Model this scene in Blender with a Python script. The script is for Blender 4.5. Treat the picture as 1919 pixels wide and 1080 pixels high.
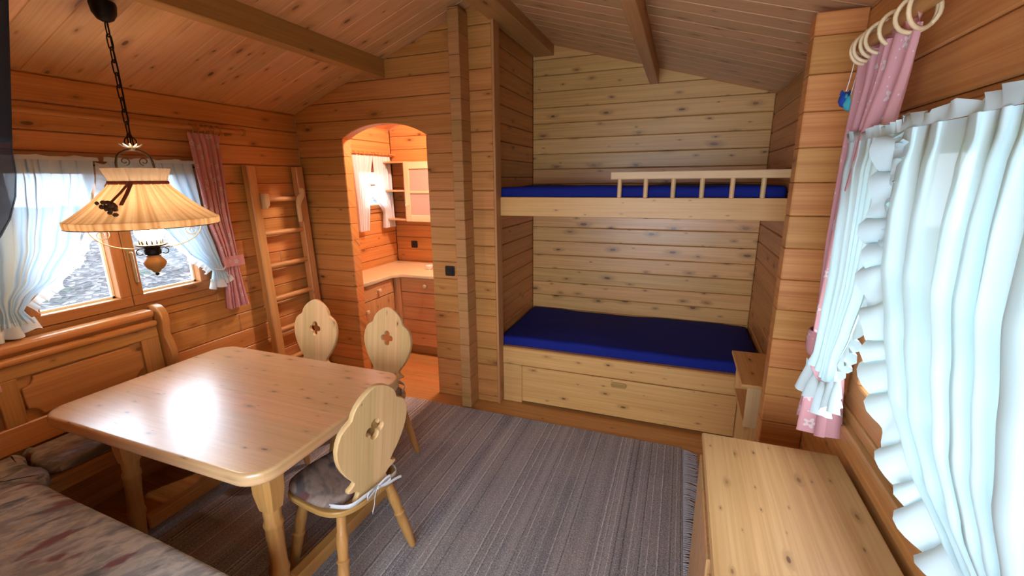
import bpy, bmesh, math, random
from mathutils import Vector, Matrix
random.seed(7)
R = math.radians
sc = bpy.context.scene
col = sc.collection
for o in list(bpy.data.objects):
    bpy.data.objects.remove(o)

# ------------------------------------------------------------------ camera
def make_camera():
    yaw, pitch, roll, f = R(20.842), R(13.72), R(-0.5875), 828.065
    fw = Vector((-math.sin(yaw) * math.cos(pitch), math.cos(yaw) * math.cos(pitch), -math.sin(pitch)))
    rt = Vector((math.cos(yaw), math.sin(yaw), 0))
    up = rt.cross(fw)
    r2 = math.cos(roll) * rt + math.sin(roll) * up
    u2 = -math.sin(roll) * rt + math.cos(roll) * up
    cd = bpy.data.cameras.new('camera')
    cd.sensor_fit = 'HORIZONTAL'; cd.sensor_width = 36; cd.lens = 36 * f / 1919
    cd.clip_start = 0.05; cd.clip_end = 200
    c = bpy.data.objects.new('camera', cd); col.objects.link(c)
    m = Matrix((r2, u2, -fw)).transposed().to_4x4()
    m.translation = (0, 0, 1.8)
    c.matrix_world = m
    sc.camera = c
make_camera()

# ------------------------------------------------------------------ world, light, exposure
EXPOSURE = 0.85
SKY = 9.0
LAMP_GLOBE = 48.0
KITCHEN_GLOBE = 370.0
w = bpy.data.worlds.new('sky'); sc.world = w; w.use_nodes = True
nt = w.node_tree
bg = nt.nodes['Background']
bg.inputs['Color'].default_value = (0.72, 0.85, 1.0, 1)
bg.inputs['Strength'].default_value = SKY
def portal(name, loc, rot, sx, sy):
    l = bpy.data.lights.new(name, 'AREA'); l.shape = 'RECTANGLE'; l.size = sx; l.size_y = sy
    l.cycles.is_portal = True
    o = bpy.data.objects.new(name, l); col.objects.link(o)
    o.location = loc; o.rotation_euler = rot
portal('daylight_portal', (-3.30, 1.63, 1.49), (0, R(-90), 0), 0.95, 1.08)
portal('daylight_portal', (0.80, 1.22, 1.49), (0, R(90), 0), 0.95, 1.08)
portal('daylight_portal', (-3.30, 3.99, 1.72), (0, R(-90), 0), 0.52, 0.62)
portal('daylight_portal', (-0.45, -0.90, 1.25), (R(-90), 0, R(180)), 1.7, 1.5)  # portal of the fill window added behind the viewer
sc.view_settings.view_transform = 'Standard'
sc.view_settings.look = 'None'
sc.view_settings.gamma = 1
sc.view_settings.use_curve_mapping = False
sc.view_settings.exposure = EXPOSURE
sc.cycles.max_bounces = 7
sc.cycles.diffuse_bounces = 4
sc.cycles.glossy_bounces = 3
sc.cycles.transmission_bounces = 6
sc.cycles.transparent_max_bounces = 8
sc.cycles.adaptive_threshold = 0.02
sc.cycles.sample_clamp_indirect = 6.0
sc.cycles.caustics_reflective = False
sc.cycles.caustics_refractive = False

# ------------------------------------------------------------------ materials
class N:
    """small node-graph writer"""
    def __init__(s, name):
        s.m = bpy.data.materials.new(name); s.m.use_nodes = True
        s.t = s.m.node_tree; s.t.nodes.clear()
        s.out = s.t.nodes.new('ShaderNodeOutputMaterial')
    def n(s, typ, **kw):
        nd = s.t.nodes.new('ShaderNode' + typ)
        for k, v in kw.items():
            setattr(nd, k, v)
        return nd
    def put(s, sock, v):
        if isinstance(v, bpy.types.NodeSocket):
            s.t.links.new(v, sock)
        elif v is not None:
            if isinstance(v, (tuple, list)) and sock.type == 'RGBA' and len(v) == 3:
                v = (*v, 1)
            sock.default_value = v
    def math(s, op, a, b=None, c=None, clamp=False):
        nd = s.n('Math', operation=op); nd.use_clamp = clamp
        for i, v in enumerate((a, b, c)):
            if v is not None: s.put(nd.inputs[i], v)
        return nd.outputs[0]
    def vmath(s, op, a, b=None):
        nd = s.n('VectorMath', operation=op)
        s.put(nd.inputs[0], a)
        if b is not None: s.put(nd.inputs[1], b)
        return nd.outputs['Value' if op in ('LENGTH', 'DOT_PRODUCT', 'DISTANCE') else 'Vector']
    def mix(s, f, a, b, mode='MIX'):
        nd = s.n('Mix', data_type='RGBA', blend_type=mode); nd.clamp_factor = True
        s.put(nd.inputs[0], f); s.put(nd.inputs[6], a); s.put(nd.inputs[7], b)
        return nd.outputs[2]
    def rng(s, v, a, b, c=0.0, d=1.0):
        nd = s.n('MapRange'); nd.clamp = True; nd.interpolation_type = 'SMOOTHSTEP'
        s.put(nd.inputs[0], v); s.put(nd.inputs[1], a); s.put(nd.inputs[2], b); s.put(nd.inputs[3], c); s.put(nd.inputs[4], d)
        return nd.outputs[0]
    def noise(s, vec, scale, detail=3, rough=.5, dist=0, col=False):
        nd = s.n('TexNoise'); s.put(nd.inputs['Vector'], vec)
        nd.inputs['Scale'].default_value = scale; nd.inputs['Detail'].default_value = detail
        nd.inputs['Roughness'].default_value = rough; nd.inputs['Distortion'].default_value = dist
        return nd.outputs['Color' if col else 'Fac']
    def scale(s, vec, v):
        return s.vmath('MULTIPLY', vec, v)
    def ramp(s, f, stops):
        nd = s.n('ValToRGB'); e = nd.color_ramp.elements
        while len(e) < len(stops): e.new(0.5)
        for k, (p, c) in zip(e, stops):
            k.position = p; k.color = (*c, 1)
        s.put(nd.inputs[0], f)
        return nd.outputs[0]
    def principled(s, color, rough=.5, metal=0, spec=.5, bump=None, bstr=.2, bdist=.002, coat=0, **kw):
        p = s.n('BsdfPrincipled')
        s.put(p.inputs['Base Color'], color); s.put(p.inputs['Roughness'], rough)
        p.inputs['Metallic'].default_value = metal
        p.inputs['Specular IOR Level'].default_value = spec
        if coat:
            p.inputs['Coat Weight'].default_value = coat; p.inputs['Coat IOR'].default_value = 1.52; p.inputs['Coat Roughness'].default_value = kw.get('coat_rough', .32)
        if bump is not None:
            b = s.n('Bump'); b.inputs['Strength'].default_value = bstr; b.inputs['Distance'].default_value = bdist
            s.put(b.inputs['Height'], bump); s.t.links.new(b.outputs[0], p.inputs['Normal'])
        s.t.links.new(p.outputs[0], s.out.inputs[0])
        return p
    def done(s, sh=None):
        if sh is not None: s.t.links.new(sh, s.out.inputs[0])
        return s.m

MAT = {}
def wood(name, light, dark, knot=(.10, .035, .012), knots=.55, ksize=1.0, rough=.42, coat=0.0, spec=.4, vary=.16, boards=0, kdens=1.0, halo=.5):
    """pine: long streaky grain, dark knots with a reddish halo; a different cut for every object"""
    g = N(name)
    uv = g.n('TexCoord').outputs['UV']
    rnd = g.n('ObjectInfo').outputs['Random']
    sep = g.n('SeparateXYZ'); g.put(sep.inputs[0], uv)
    brand = rnd
    if boards:
        bi = g.math('FLOOR', g.math('MULTIPLY', sep.outputs[1], 1.0 / boards))
        wn = g.n('TexWhiteNoise', noise_dimensions='1D'); g.put(wn.inputs['W'], g.math('ADD', bi, g.math('MULTIPLY', rnd, 50)))
        brand = wn.outputs['Value']
    cmb = g.n('CombineXYZ')
    g.put(cmb.inputs[0], g.math('MULTIPLY', brand, 61.7)); g.put(cmb.inputs[1], g.math('MULTIPLY', brand, 23.3)); cmb.inputs[2].default_value = 0
    p = g.vmath('ADD', uv, cmb.outputs[0])
    # knots
    kp = g.scale(p, (2.1 * kdens, 5.2 * kdens, 1))
    kp = g.vmath('ADD', kp, g.scale(g.noise(p, 9, 1, col=True), (.12, .12, 0)))
    vo = g.n('TexVoronoi', voronoi_dimensions='2D', feature='F1'); g.put(vo.inputs['Vector'], kp)
    vo.inputs['Scale'].default_value = 1.0; vo.inputs['Randomness'].default_value = .95
    d = vo.outputs['Distance']
    cs = g.n('SeparateColor'); g.put(cs.inputs[0], vo.outputs['Color'])
    on = g.math('LESS_THAN', cs.outputs[0], knots)
    size = g.math('MULTIPLY_ADD', g.math('POWER', cs.outputs[1], 1.8), .062 * ksize, .018 * ksize)
    core = g.math('MULTIPLY', g.rng(g.math('DIVIDE', d, size), 1.1, .65), on)
    hal = g.math('MULTIPLY', g.rng(g.math('DIVIDE', d, size), 3.6, .8), on)
    # grain bends round the knots
    bend = g.math('MULTIPLY', g.math('MULTIPLY', hal, hal), .035)
    pv = g.n('CombineXYZ'); s2 = g.n('SeparateXYZ'); g.put(s2.inputs[0], p)
    g.put(pv.inputs[0], s2.outputs[0]); g.put(pv.inputs[1], g.math('ADD', s2.outputs[1], bend))
    broad = g.noise(g.scale(pv.outputs[0], (.55, 14, 1)), 1.6, 3, .55, .6)
    ring = g.noise(g.scale(pv.outputs[0], (.9, 62, 1)), 1.5, 2, .5, .4)
    fine = g.noise(g.scale(pv.outputs[0], (7, 330, 1)), 1.2, 2, .6)
    f = g.math('ADD', g.math('MULTIPLY', g.rng(broad, .3, .72), .45), g.math('MULTIPLY', g.rng(ring, .38, .66), .4))
    f = g.math('ADD', f, g.math('MULTIPLY', g.math('SUBTRACT', fine, .5), .35))
    c = g.mix(f, light, dark)
    tone = g.math('MULTIPLY_ADD', brand, vary, 1 - vary / 2)
    hs = g.n('HueSaturation'); hs.inputs['Fac'].default_value = 1
    g.put(hs.inputs['Hue'], g.math('MULTIPLY_ADD', brand, -.012, .506)); g.put(hs.inputs['Value'], tone); g.put(hs.inputs['Color'], c)
    c = g.mix(g.math('MULTIPLY', hal, halo), hs.outputs[0], tuple(x * .62 for x in dark))
    c = g.mix(g.math('MULTIPLY', core, g.math('MULTIPLY_ADD', cs.outputs[2], .55, .35)), c, knot)
    g.principled(c, g.math('MULTIPLY_ADD', fine, .18, rough - .09), spec=spec, bump=g.math('ADD', g.math('MULTIPLY', ring, .6), g.math('MULTIPLY', fine, .4)), bstr=.18, bdist=.0015, coat=coat)
    MAT[name] = g.done()

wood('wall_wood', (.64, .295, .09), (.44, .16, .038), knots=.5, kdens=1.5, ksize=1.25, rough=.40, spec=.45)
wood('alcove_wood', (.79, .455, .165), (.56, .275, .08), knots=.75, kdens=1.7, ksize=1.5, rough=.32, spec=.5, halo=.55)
wood('ceiling_wood', (.70, .41, .21), (.54, .275, .115), knots=.85, kdens=1.5, ksize=1.3, rough=.42, spec=.4)
wood('beam_wood', (.52, .27, .095), (.40, .18, .055), knots=.25, rough=.45)
wood('floor_wood', (.56, .27, .08), (.38, .15, .04), knots=.4, rough=.3, spec=.5)
wood('stub_wood', (.52, .27, .10), (.38, .17, .055), knots=.15, rough=.5)
wood('bed_wood', (.78, .445, .165), (.62, .30, .09), knots=.75, ksize=1.1, kdens=2.0, rough=.4)
wood('rail_wood', (.72, .50, .25), (.62, .38, .16), knots=.2, rough=.4)
wood('table_wood', (.72, .46, .235), (.60, .335, .14), knots=.8, ksize=1.15, kdens=2.1, rough=.30, spec=.6, coat=1.0, boards=.145)
wood('leg_wood', (.52, .27, .08), (.40, .185, .047), knots=.15, rough=.33, spec=.5)
wood('chair_wood', (.74, .50, .235), (.60, .355, .14), knots=.35, ksize=.7, kdens=1.5, rough=.33, spec=.5, boards=.11)
wood('seat_wood', (.50, .28, .085), (.38, .19, .05), knots=.2, rough=.33, spec=.5)
wood('bench_wood', (.58, .285, .09), (.42, .175, .047), knots=.5, rough=.33, spec=.5)
wood('dresser_wood', (.62, .365, .155), (.47, .245, .088), knots=.8, ksize=1.1, kdens=2.6, rough=.36, spec=.45, boards=.12)
wood('window_wood', (.42, .185, .06), (.32, .12, .036), knots=.1, rough=.38)
wood('ladder_wood', (.60, .32, .115), (.47, .22, .07), knots=.2, rough=.42)
wood('worktop_wood', (.74, .56, .32), (.66, .46, .23), knots=.15, rough=.35)
wood('kitchen_wood', (.62, .36, .16), (.47, .23, .085), knots=.5, ksize=.7, kdens=1.4, rough=.4)
wood('pale_wood', (.78, .60, .36), (.70, .50, .28), knots=.05, rough=.4)
wood('rod_wood', (.50, .24, .07), (.38, .16, .045), knots=0, rough=.35)

def simple(name, c, rough=.5, metal=0, spec=.5, noise=0, nscale=80):
    g = N(name)
    cc = c
    b = None
    if noise:
        tc = g.n('TexCoord').outputs['Object']
        nz = g.noise(tc, nscale, 3)
        cc = g.mix(nz, tuple(x * (1 - noise) for x in c), tuple(min(1, x * (1 + noise)) for x in c)); b = nz
    g.principled(cc, rough, metal, spec, bump=b, bstr=.15, bdist=.001)
    MAT[name] = g.done()
simple('black_iron', (.012, .011, .011), .45, .6, noise=.3)
simple('old_iron', (.10, .075, .055), .42, .85, noise=.35)
simple('pewter', (.55, .48, .36), .35, .9, noise=.2)
simple('brass', (.66, .52, .28), .32, .9, noise=.12)
simple('joint_dark', (.10, .045, .015), .85, noise=.25, nscale=30)
simple('black_plastic', (.012, .012, .013), .3, noise=.2)
simple('white_plastic', (.8, .78, .72), .4, noise=.05)
simple('white_ribbon', (.62, .62, .62), .8, noise=.15)
simple('red_ribbon', (.32, .09, .06), .8, noise=.2)
simple('dried_flower', (.13, .07, .055), .9, noise=.5, nscale=120)
simple('felt_blue', (.01, .05, .30), .9, noise=.25)
simple('felt_teal', (.05, .35, .42), .9, noise=.25)
simple('felt_yellow', (.55, .36, .08), .9, noise=.25)
simple('string_white', (.75, .72, .65), .9, noise=.1)
simple('fringe_wool', (.42, .39, .40), .95, noise=.4, nscale=200)
simple('window_seal', (.85, .80, .55), .5, noise=.08)

def cloth(name, c, trans=.5, sheer=0.0, pattern=None, weave=900, c2=None):
    """thin cloth: diffuse + light shining through, sheer cloth has open weave"""
    g = N(name)
    uv = g.n('TexCoord').outputs['UV']
    cc = c
    nz = g.noise(g.scale(uv, (1, .35, 1)), weave, 2)
    cc = g.mix(g.math('MULTIPLY', nz, .35), c, tuple(x * .78 for x in c))
    if pattern == 'flowers':
        sv = g.scale(uv, (10.5, 10.5, 1))
        vo = g.n('TexVoronoi', voronoi_dimensions='2D'); g.put(vo.inputs['Vector'], sv); vo.inputs['Scale'].default_value = 1; vo.inputs['Randomness'].default_value = .7
        dv = g.vmath('SUBTRACT', sv, vo.outputs['Position'])
        s = g.n('SeparateXYZ'); g.put(s.inputs[0], dv)
        ang = g.math('ARCTAN2', s.outputs[1], s.outputs[0])
        rad = g.vmath('LENGTH', dv)
        pet = g.math('MULTIPLY_ADD', g.math('COSINE', g.math('MULTIPLY', ang, 5)), .055, .15)
        inn = g.math('MULTIPLY', g.math('LESS_THAN', rad, pet), g.math('GREATER_THAN', rad, .05))
        vo2 = g.n('TexVoronoi', voronoi_dimensions='2D'); g.put(vo2.inputs['Vector'], g.scale(uv, (38, 38, 1))); vo2.inputs['Scale'].default_value = 1
        sc2 = g.n('SeparateColor'); g.put(sc2.inputs[0], vo2.outputs['Color'])
        dots = g.math('MULTIPLY', g.math('LESS_THAN', vo2.outputs['Distance'], .09), g.math('LESS_THAN', sc2.outputs[0], .3))
        cc = g.mix(g.math('MULTIPLY', g.math('MAXIMUM', inn, dots), .85), cc, (.82, .74, .72))
    if pattern == 'pleats':
        pv = g.scale(uv, (26, 1.2, 1))
        cc = g.mix(g.rng(g.noise(pv, 1.0, 2, .6), .36, .62), tuple(x * q for x, q in zip(c, (.62, .50, .38))), cc)
        cc = g.mix(g.math('MULTIPLY', g.rng(g.noise(g.scale(uv, (4, 90, 1)), 3, 2), .4, .7), .3), cc, tuple(x * .6 for x in c))
    di = g.n('BsdfDiffuse'); g.put(di.inputs[0], cc)
    tr = g.n('BsdfTranslucent'); g.put(tr.inputs[0], cc)
    m1 = g.n('MixShader'); m1.inputs[0].default_value = trans
    g.t.links.new(di.outputs[0], m1.inputs[1]); g.t.links.new(tr.outputs[0], m1.inputs[2])
    sh = m1.outputs[0]
    if sheer:
        tp = g.n('BsdfTransparent')
        m2 = g.n('MixShader'); m2.inputs[0].default_value = sheer
        g.t.links.new(sh, m2.inputs[1]); g.t.links.new(tp.outputs[0], m2.inputs[2]); sh = m2.outputs[0]
    MAT[name] = g.done(sh)
cloth('sheer_white', (.68, .86, .89), .13, .02)
cloth('sheer_white_lit', (.62, .82, .97), .34, .05)  # lit copy of the white cloth: stronger daylight put into tint and transmission
cloth('ruffle_white_lit', (.78, .88, .94), .35, .02)  # lit copy of the white ruffle, brightened to match the lit cloth
cloth('ruffle_white', (.70, .86, .89), .10, .008)
cloth('pink_cloth', (.78, .41, .43), .3, 0, 'flowers')
cloth('shade_cloth', (.72, .53, .33), .26, 0, 'pleats', 260)
cloth('shade_collar', (.82, .74, .62), .4, 0, None, 260)
cloth('kitchen_curtain', (.84, .82, .80), .25, .05)
cloth('dark_net', (.05, .056, .08), .1, .03, None, 300)
cloth('dark_net_sheer', (.05, .055, .08), .2, .42, None, 300)

def glass(name, tint=(1, 1, 1), refl=.06):
    g = N(name)
    tp = g.n('BsdfTransparent'); g.put(tp.inputs[0], tint)
    gl = g.n('BsdfGlossy'); gl.inputs['Roughness'].default_value = .03
    lw = g.n('LayerWeight')
    fac = g.math('MULTIPLY_ADD', g.math('POWER', lw.outputs['Facing'], 4), .5, refl)
    m = g.n('MixShader'); g.put(m.inputs[0], fac)
    g.t.links.new(tp.outputs[0], m.inputs[1]); g.t.links.new(gl.outputs[0], m.inputs[2])
    MAT[name] = g.done(m.outputs[0])
glass('clear_glass')
def ripple_glass():
    g = N('ripple_glass')
    tc = g.n('TexCoord').outputs['Object']
    nz = g.noise(g.scale(tc, (1, 1, .4)), 60, 2)
    p = g.principled((.75, .55, .42), .12, spec=.6, bump=nz, bstr=.6, bdist=.004)
    p.inputs['Alpha'].default_value = .55
    MAT['ripple_glass'] = g.done()
ripple_glass()

def emit(name, c, s):
    g = N(name); e = g.n('Emission'); g.put(e.inputs[0], c); e.inputs[1].default_value = s
    MAT[name] = g.done(e.outputs[0])
emit('lamp_globe', (1.0, .73, .47), LAMP_GLOBE)
emit('kitchen_globe', (1.0, .76, .66), KITCHEN_GLOBE)

def upholstery(name='upholstery', k=1.0, warm=(1, 1, 1)):
    g = N(name)
    uv = g.n('TexCoord').outputs['UV']
    mp = g.n('Mapping'); g.put(mp.inputs[0], uv); mp.inputs['Rotation'].default_value = (0, 0, R(-62))
    v = g.scale(mp.outputs[0], (1, 2.1, 1))
    a = g.noise(v, 9, 5, .65, .6); b = g.noise(g.vmath('ADD', v, (7, 3, 0)), 5.2, 3, .6, .3); c = g.noise(g.vmath('ADD', v, (1, 9, 0)), 4.2, 3, .55, .2)
    cc = g.mix(g.rng(a, .38, .62), (.33, .315, .30), (.58, .52, .45))
    cc = g.mix(g.rng(b, .53, .68), cc, (.16, .17, .175))
    cc = g.mix(g.rng(c, .57, .67), cc, (.25, .12, .125))
    d = g.noise(g.vmath('ADD', v, (4, 1, 0)), 6.5, 2, .5)
    cc = g.mix(g.rng(d, .63, .68), cc, (.52, .40, .27))
    fine = g.noise(uv, 420, 2)
    cc = g.mix(g.math('MULTIPLY', fine, .35), cc, (.08, .08, .08))
    cc = g.mix(1.0, cc, tuple(k * q for q in warm), 'MULTIPLY')
    g.principled(cc, .92, spec=.1, bump=fine, bstr=.3, bdist=.002)
    MAT[name] = g.done()
upholstery()
upholstery('chair_upholstery', .62, (1.0, .80, .72))
def rug_mat():
    g = N('rug_wool')
    uv = g.n('TexCoord').outputs['UV']
    s = g.n('SeparateXYZ'); g.put(s.inputs[0], uv)
    warp = g.noise(g.scale(uv, (8, 3, 1)), 3, 2)
    xx = g.math('ADD', s.outputs[0], g.math('MULTIPLY', warp, .006))
    vx = g.n('CombineXYZ'); g.put(vx.inputs[0], xx)
    st = g.noise(vx.outputs[0], 85, 1, .5); bro = g.noise(vx.outputs[0], 11, 2); pat = g.noise(uv, 3.2, 2)
    sp = g.noise(uv, 130, 3, .75); sp2 = g.noise(g.vmath('ADD', uv, (3, 5, 0)), 120, 3, .75); brk = g.noise(g.scale(uv, (60, 14, 1)), 2, 2)
    c = g.mix(g.rng(bro, .35, .65), (.26, .235, .245), (.39, .355, .345))
    c = g.mix(g.math('MULTIPLY', g.rng(pat, .4, .65), .45), c, (.40, .345, .30))
    c = g.mix(g.math('MULTIPLY', g.rng(st, .58, .68), g.rng(brk, .35, .55, .35, .9)), c, (.74, .70, .66))
    c = g.mix(g.math('MULTIPLY', g.rng(st, .44, .34), .7), c, (.10, .092, .10))
    c = g.mix(g.math('MULTIPLY', g.rng(sp, .52, .66), .75), c, (.72, .69, .69))
    c = g.mix(g.math('MULTIPLY', g.rng(sp2, .54, .68), .8), c, (.045, .04, .045))
    g.principled(c, .95, spec=.05, bump=g.math('ADD', sp, g.math('MULTIPLY', st, .6)), bstr=.8, bdist=.006)
    MAT['rug_wool'] = g.done()
rug_mat()
def sheet_mat():
    g = N('blue_sheet')
    uv = g.n('TexCoord').outputs['UV']
    f = g.noise(uv, 700, 2); b = g.noise(g.scale(uv, (1, 3, 1)), 4, 2)
    c = g.mix(f, (.004, .009, .14), (.008, .022, .27))
    g.principled(c, .75, spec=.2, bump=b, bstr=.3, bdist=.01)
    MAT['blue_sheet'] = g.done()
sheet_mat()
def ground_mat():
    g = N('leaf_ground')
    tc = g.n('TexCoord').outputs['Object']
    vo = g.n('TexVoronoi'); g.put(vo.inputs['Vector'], g.scale(tc, (1, 1, 0))); vo.inputs['Scale'].default_value = 22
    nz = g.noise(tc, 5, 4)
    sp = g.n('SeparateColor'); g.put(sp.inputs[0], vo.outputs['Color'])
    c = g.ramp(sp.outputs[0], [(0, (.005, .0045, .005)), (.45, (.013, .011, .012)), (.75, (.04, .033, .032)), (1, (.10, .083, .078))])
    c = g.mix(g.rng(nz, .58, .72), c, (.012, .018, .010))
    g.principled(c, .9, bump=vo.outputs['Distance'], bstr=.8, bdist=.03)
    MAT['leaf_ground'] = g.done()
    g = N('lawn_ground')
    tc = g.n('TexCoord').outputs['Object']
    c = g.mix(g.noise(tc, 3, 4), (.05, .10, .025), (.12, .19, .05))
    g.principled(c, .9, bump=g.noise(tc, 40, 3), bstr=.6, bdist=.03)
    MAT['lawn_ground'] = g.done()
    g = N('leaf_green')
    tc = g.n('TexCoord').outputs['Object']
    c = g.mix(g.noise(tc, 6, 3), (.03, .09, .02), (.12, .24, .05))
    g.principled(c, .6)
    MAT['leaf_green'] = g.done()
    g = N('bark')
    tc = g.n('TexCoord').outputs['Object']
    c = g.mix(g.noise(tc, 12, 3), (.05, .035, .025), (.14, .10, .07))
    g.principled(c, .9)
    MAT['bark'] = g.done()
ground_mat()

# ------------------------------------------------------------------ object helpers
def tag(o, label=None, cat=None, group=None, kind=None):
    if label: o['label'] = label
    if cat: o['category'] = cat
    if group: o['group'] = group
    if kind: o['kind'] = kind
    return o
def empty(name, loc=(0, 0, 0), rz=0):
    o = bpy.data.objects.new(name, None); col.objects.link(o)
    o.location = loc; o.rotation_euler = (0, 0, rz); o.empty_display_size = .1
    return o
def link(name, me, mat=None, parent=None):
    o = bpy.data.objects.new(name, me); col.objects.link(o)
    if mat:
        if len(me.materials): me.materials[0] = MAT[mat]
        else: me.materials.append(MAT[mat])
    if parent: o.parent = parent
    return o
def uvbox(me, grain):
    if not me.uv_layers: me.uv_layers.new(name='uv')
    d = me.uv_layers[0].data
    oth = [i for i in range(3) if i != grain]
    vs = me.vertices; lp = me.loops
    for p in me.polygons:
        n = p.normal
        a, b = oth
        if abs(n[grain]) > .8:
            for li in p.loop_indices:
                c = vs[lp[li].vertex_index].co; d[li].uv = (c[a] * .3, c[b])
        else:
            v = b if abs(n[a]) > abs(n[b]) else a
            for li in p.loop_indices:
                c = vs[lp[li].vertex_index].co; d[li].uv = (c[grain], c[v])
def finish(name, bm, mat, parent=None, grain=0, smooth=False):
    bmesh.ops.recalc_face_normals(bm, faces=bm.faces)
    me = bpy.data.meshes.new(name); bm.to_mesh(me); bm.free()
    uvbox(me, grain)
    if smooth:
        me.polygons.foreach_set('use_smooth', [True] * len(me.polygons))
        if smooth != 'all':
            me.set_sharp_from_angle(angle=R(40))
    return link(name, me, mat, parent)
def box_into(bm, lo, hi, bev=0, seg=1):
    lo = Vector(lo); hi = Vector(hi)
    r = bmesh.ops.create_cube(bm, size=1)
    vs = r['verts']
    for v in vs:
        v.co = Vector((lo[i] + (v.co[i] + .5) * (hi[i] - lo[i]) for i in range(3)))
    if bev:
        es = list({e for v in vs for e in v.link_edges})
        bmesh.ops.bevel(bm, geom=es, offset=bev, segments=seg, affect='EDGES', profile=.5)
def box(name, lo, hi, mat, parent=None, bev=.003, seg=1, grain=None, smooth=False):
    bm = bmesh.new(); box_into(bm, lo, hi, bev, seg)
    if grain is None:
        s = [abs(hi[i] - lo[i]) for i in range(3)]; grain = s.index(max(s))
    return finish(name, bm, mat, parent, grain, smooth)
def lathe_into(bm, prof, n=16, at=(0, 0, 0), axis=None):
    """prof: (radius, height) from bottom to top, turned about local z"""
    m = Matrix.Translation(at)
    if axis is not None:
        m = m @ Vector((0, 0, 1)).rotation_difference(Vector(axis)).to_matrix().to_4x4()
    rings = []
    for r, z in prof:
        if r < 1e-5: rings.append([bm.verts.new(m @ Vector((0, 0, z)))])
        else: rings.append([bm.verts.new(m @ Vector((r * math.cos(2 * math.pi * k / n), r * math.sin(2 * math.pi * k / n), z))) for k in range(n)])
    for a, b in zip(rings, rings[1:]):
        for k in range(n):
            q = [a[k % len(a)], a[(k + 1) % len(a)], b[(k + 1) % len(b)], b[k % len(b)]]
            q2 = []
            for v in q:
                if v not in q2: q2.append(v)
            if len(q2) > 2: bm.faces.new(q2)
    for rr in (rings[0], rings[-1]):
        if len(rr) > 2: bm.faces.new(rr)
def lathe(name, prof, mat, parent=None, n=16, at=(0, 0, 0), axis=None, grain=2):
    bm = bmesh.new(); lathe_into(bm, prof, n, at, axis)
    return finish(name, bm, mat, parent, grain, True)
def tube_into(bm, pts, r, n=8, closed=False, flat=1.0):
    pts = [Vector(p) for p in pts]; N_ = len(pts)
    rings = []; ref = None
    for i, p in enumerate(pts):
        a = pts[i - 1] if (i or closed) else p; b = pts[(i + 1) % N_] if (i < N_ - 1 or closed) else p
        t = (b - a).normalized()
        if ref is None:
            ref = Vector((0, 0, 1)) if abs(t.z) < .9 else Vector((1, 0, 0))
        x = t.cross(ref).normalized(); y = x.cross(t).normalized(); ref = y
        rr = r[i] if isinstance(r, (list, tuple)) else r
        rings.append([bm.verts.new(p + rr * (math.cos(2 * math.pi * k / n) * x + flat * math.sin(2 * math.pi * k / n) * y)) for k in range(n)])
    prs = list(zip(rings, rings[1:]))
    if closed: prs.append((rings[-1], rings[0]))
    for a, b in prs:
        for k in range(n):
            bm.faces.new((a[k], a[(k + 1) % n], b[(k + 1) % n], b[k]))
    if not closed:
        bm.faces.new(rings[0]); bm.faces.new(rings[-1])
def tube(name, pts, r, mat, parent=None, n=8, closed=False, flat=1.0, grain=2):
    bm = bmesh.new(); tube_into(bm, pts, r, n, closed, flat)
    return finish(name, bm, mat, parent, grain, 'all' if closed else True)
def smooth_path(pts, k=6):
    """Catmull-Rom through the points"""
    P = [Vector(p) for p in pts]; out = []
    for i in range(len(P) - 1):
        p0 = P[max(i - 1, 0)]; p1 = P[i]; p2 = P[i + 1]; p3 = P[min(i + 2, len(P) - 1)]
        for j in range(k):
            t = j / k
            out.append(.5 * ((2 * p1) + (p2 - p0) * t + (2 * p0 - 5 * p1 + 4 * p2 - p3) * t * t + (3 * p1 - p0 - 3 * p2 + p3) * t ** 3))
    out.append(P[-1]); return out
def offset_poly(poly, d):
    n = len(poly); out = []
    area = sum(poly[i][0] * poly[(i + 1) % n][1] - poly[(i + 1) % n][0] * poly[i][1] for i in range(n))
    s = 1 if area > 0 else -1
    for i in range(n):
        p, q, r_ = Vector(poly[i - 1]), Vector(poly[i]), Vector(poly[(i + 1) % n])
        e1 = (q - p).normalized(); e2 = (r_ - q).normalized()
        n1 = Vector((-e1.y, e1.x)) * s; n2 = Vector((-e2.y, e2.x)) * s
        b = n1 + n2
        if b.length < 1e-6: b = n1
        k = d / max(.35, (1 + n1.dot(n2)) / 2) / 2
        out.append(tuple(q + b * k))
    return out
def clip_poly(poly, a, b, c):
    """keep a*x + b*y <= c"""
    out = []; n = len(poly)
    for i in range(n):
        p, q = poly[i], poly[(i + 1) % n]
        dp = a * p[0] + b * p[1] - c; dq = a * q[0] + b * q[1] - c
        if dp <= 0: out.append(p)
        if (dp < 0 < dq) or (dq < 0 < dp):
            t = dp / (dp - dq); out.append((p[0] + t * (q[0] - p[0]), p[1] + t * (q[1] - p[1])))
    return out
def poly_ok(poly):
    if len(poly) < 3: return False
    a = abs(sum(poly[i][0] * poly[(i + 1) % len(poly)][1] - poly[(i + 1) % len(poly)][0] * poly[i][1] for i in range(len(poly)))) / 2
    return a > .0008
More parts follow.
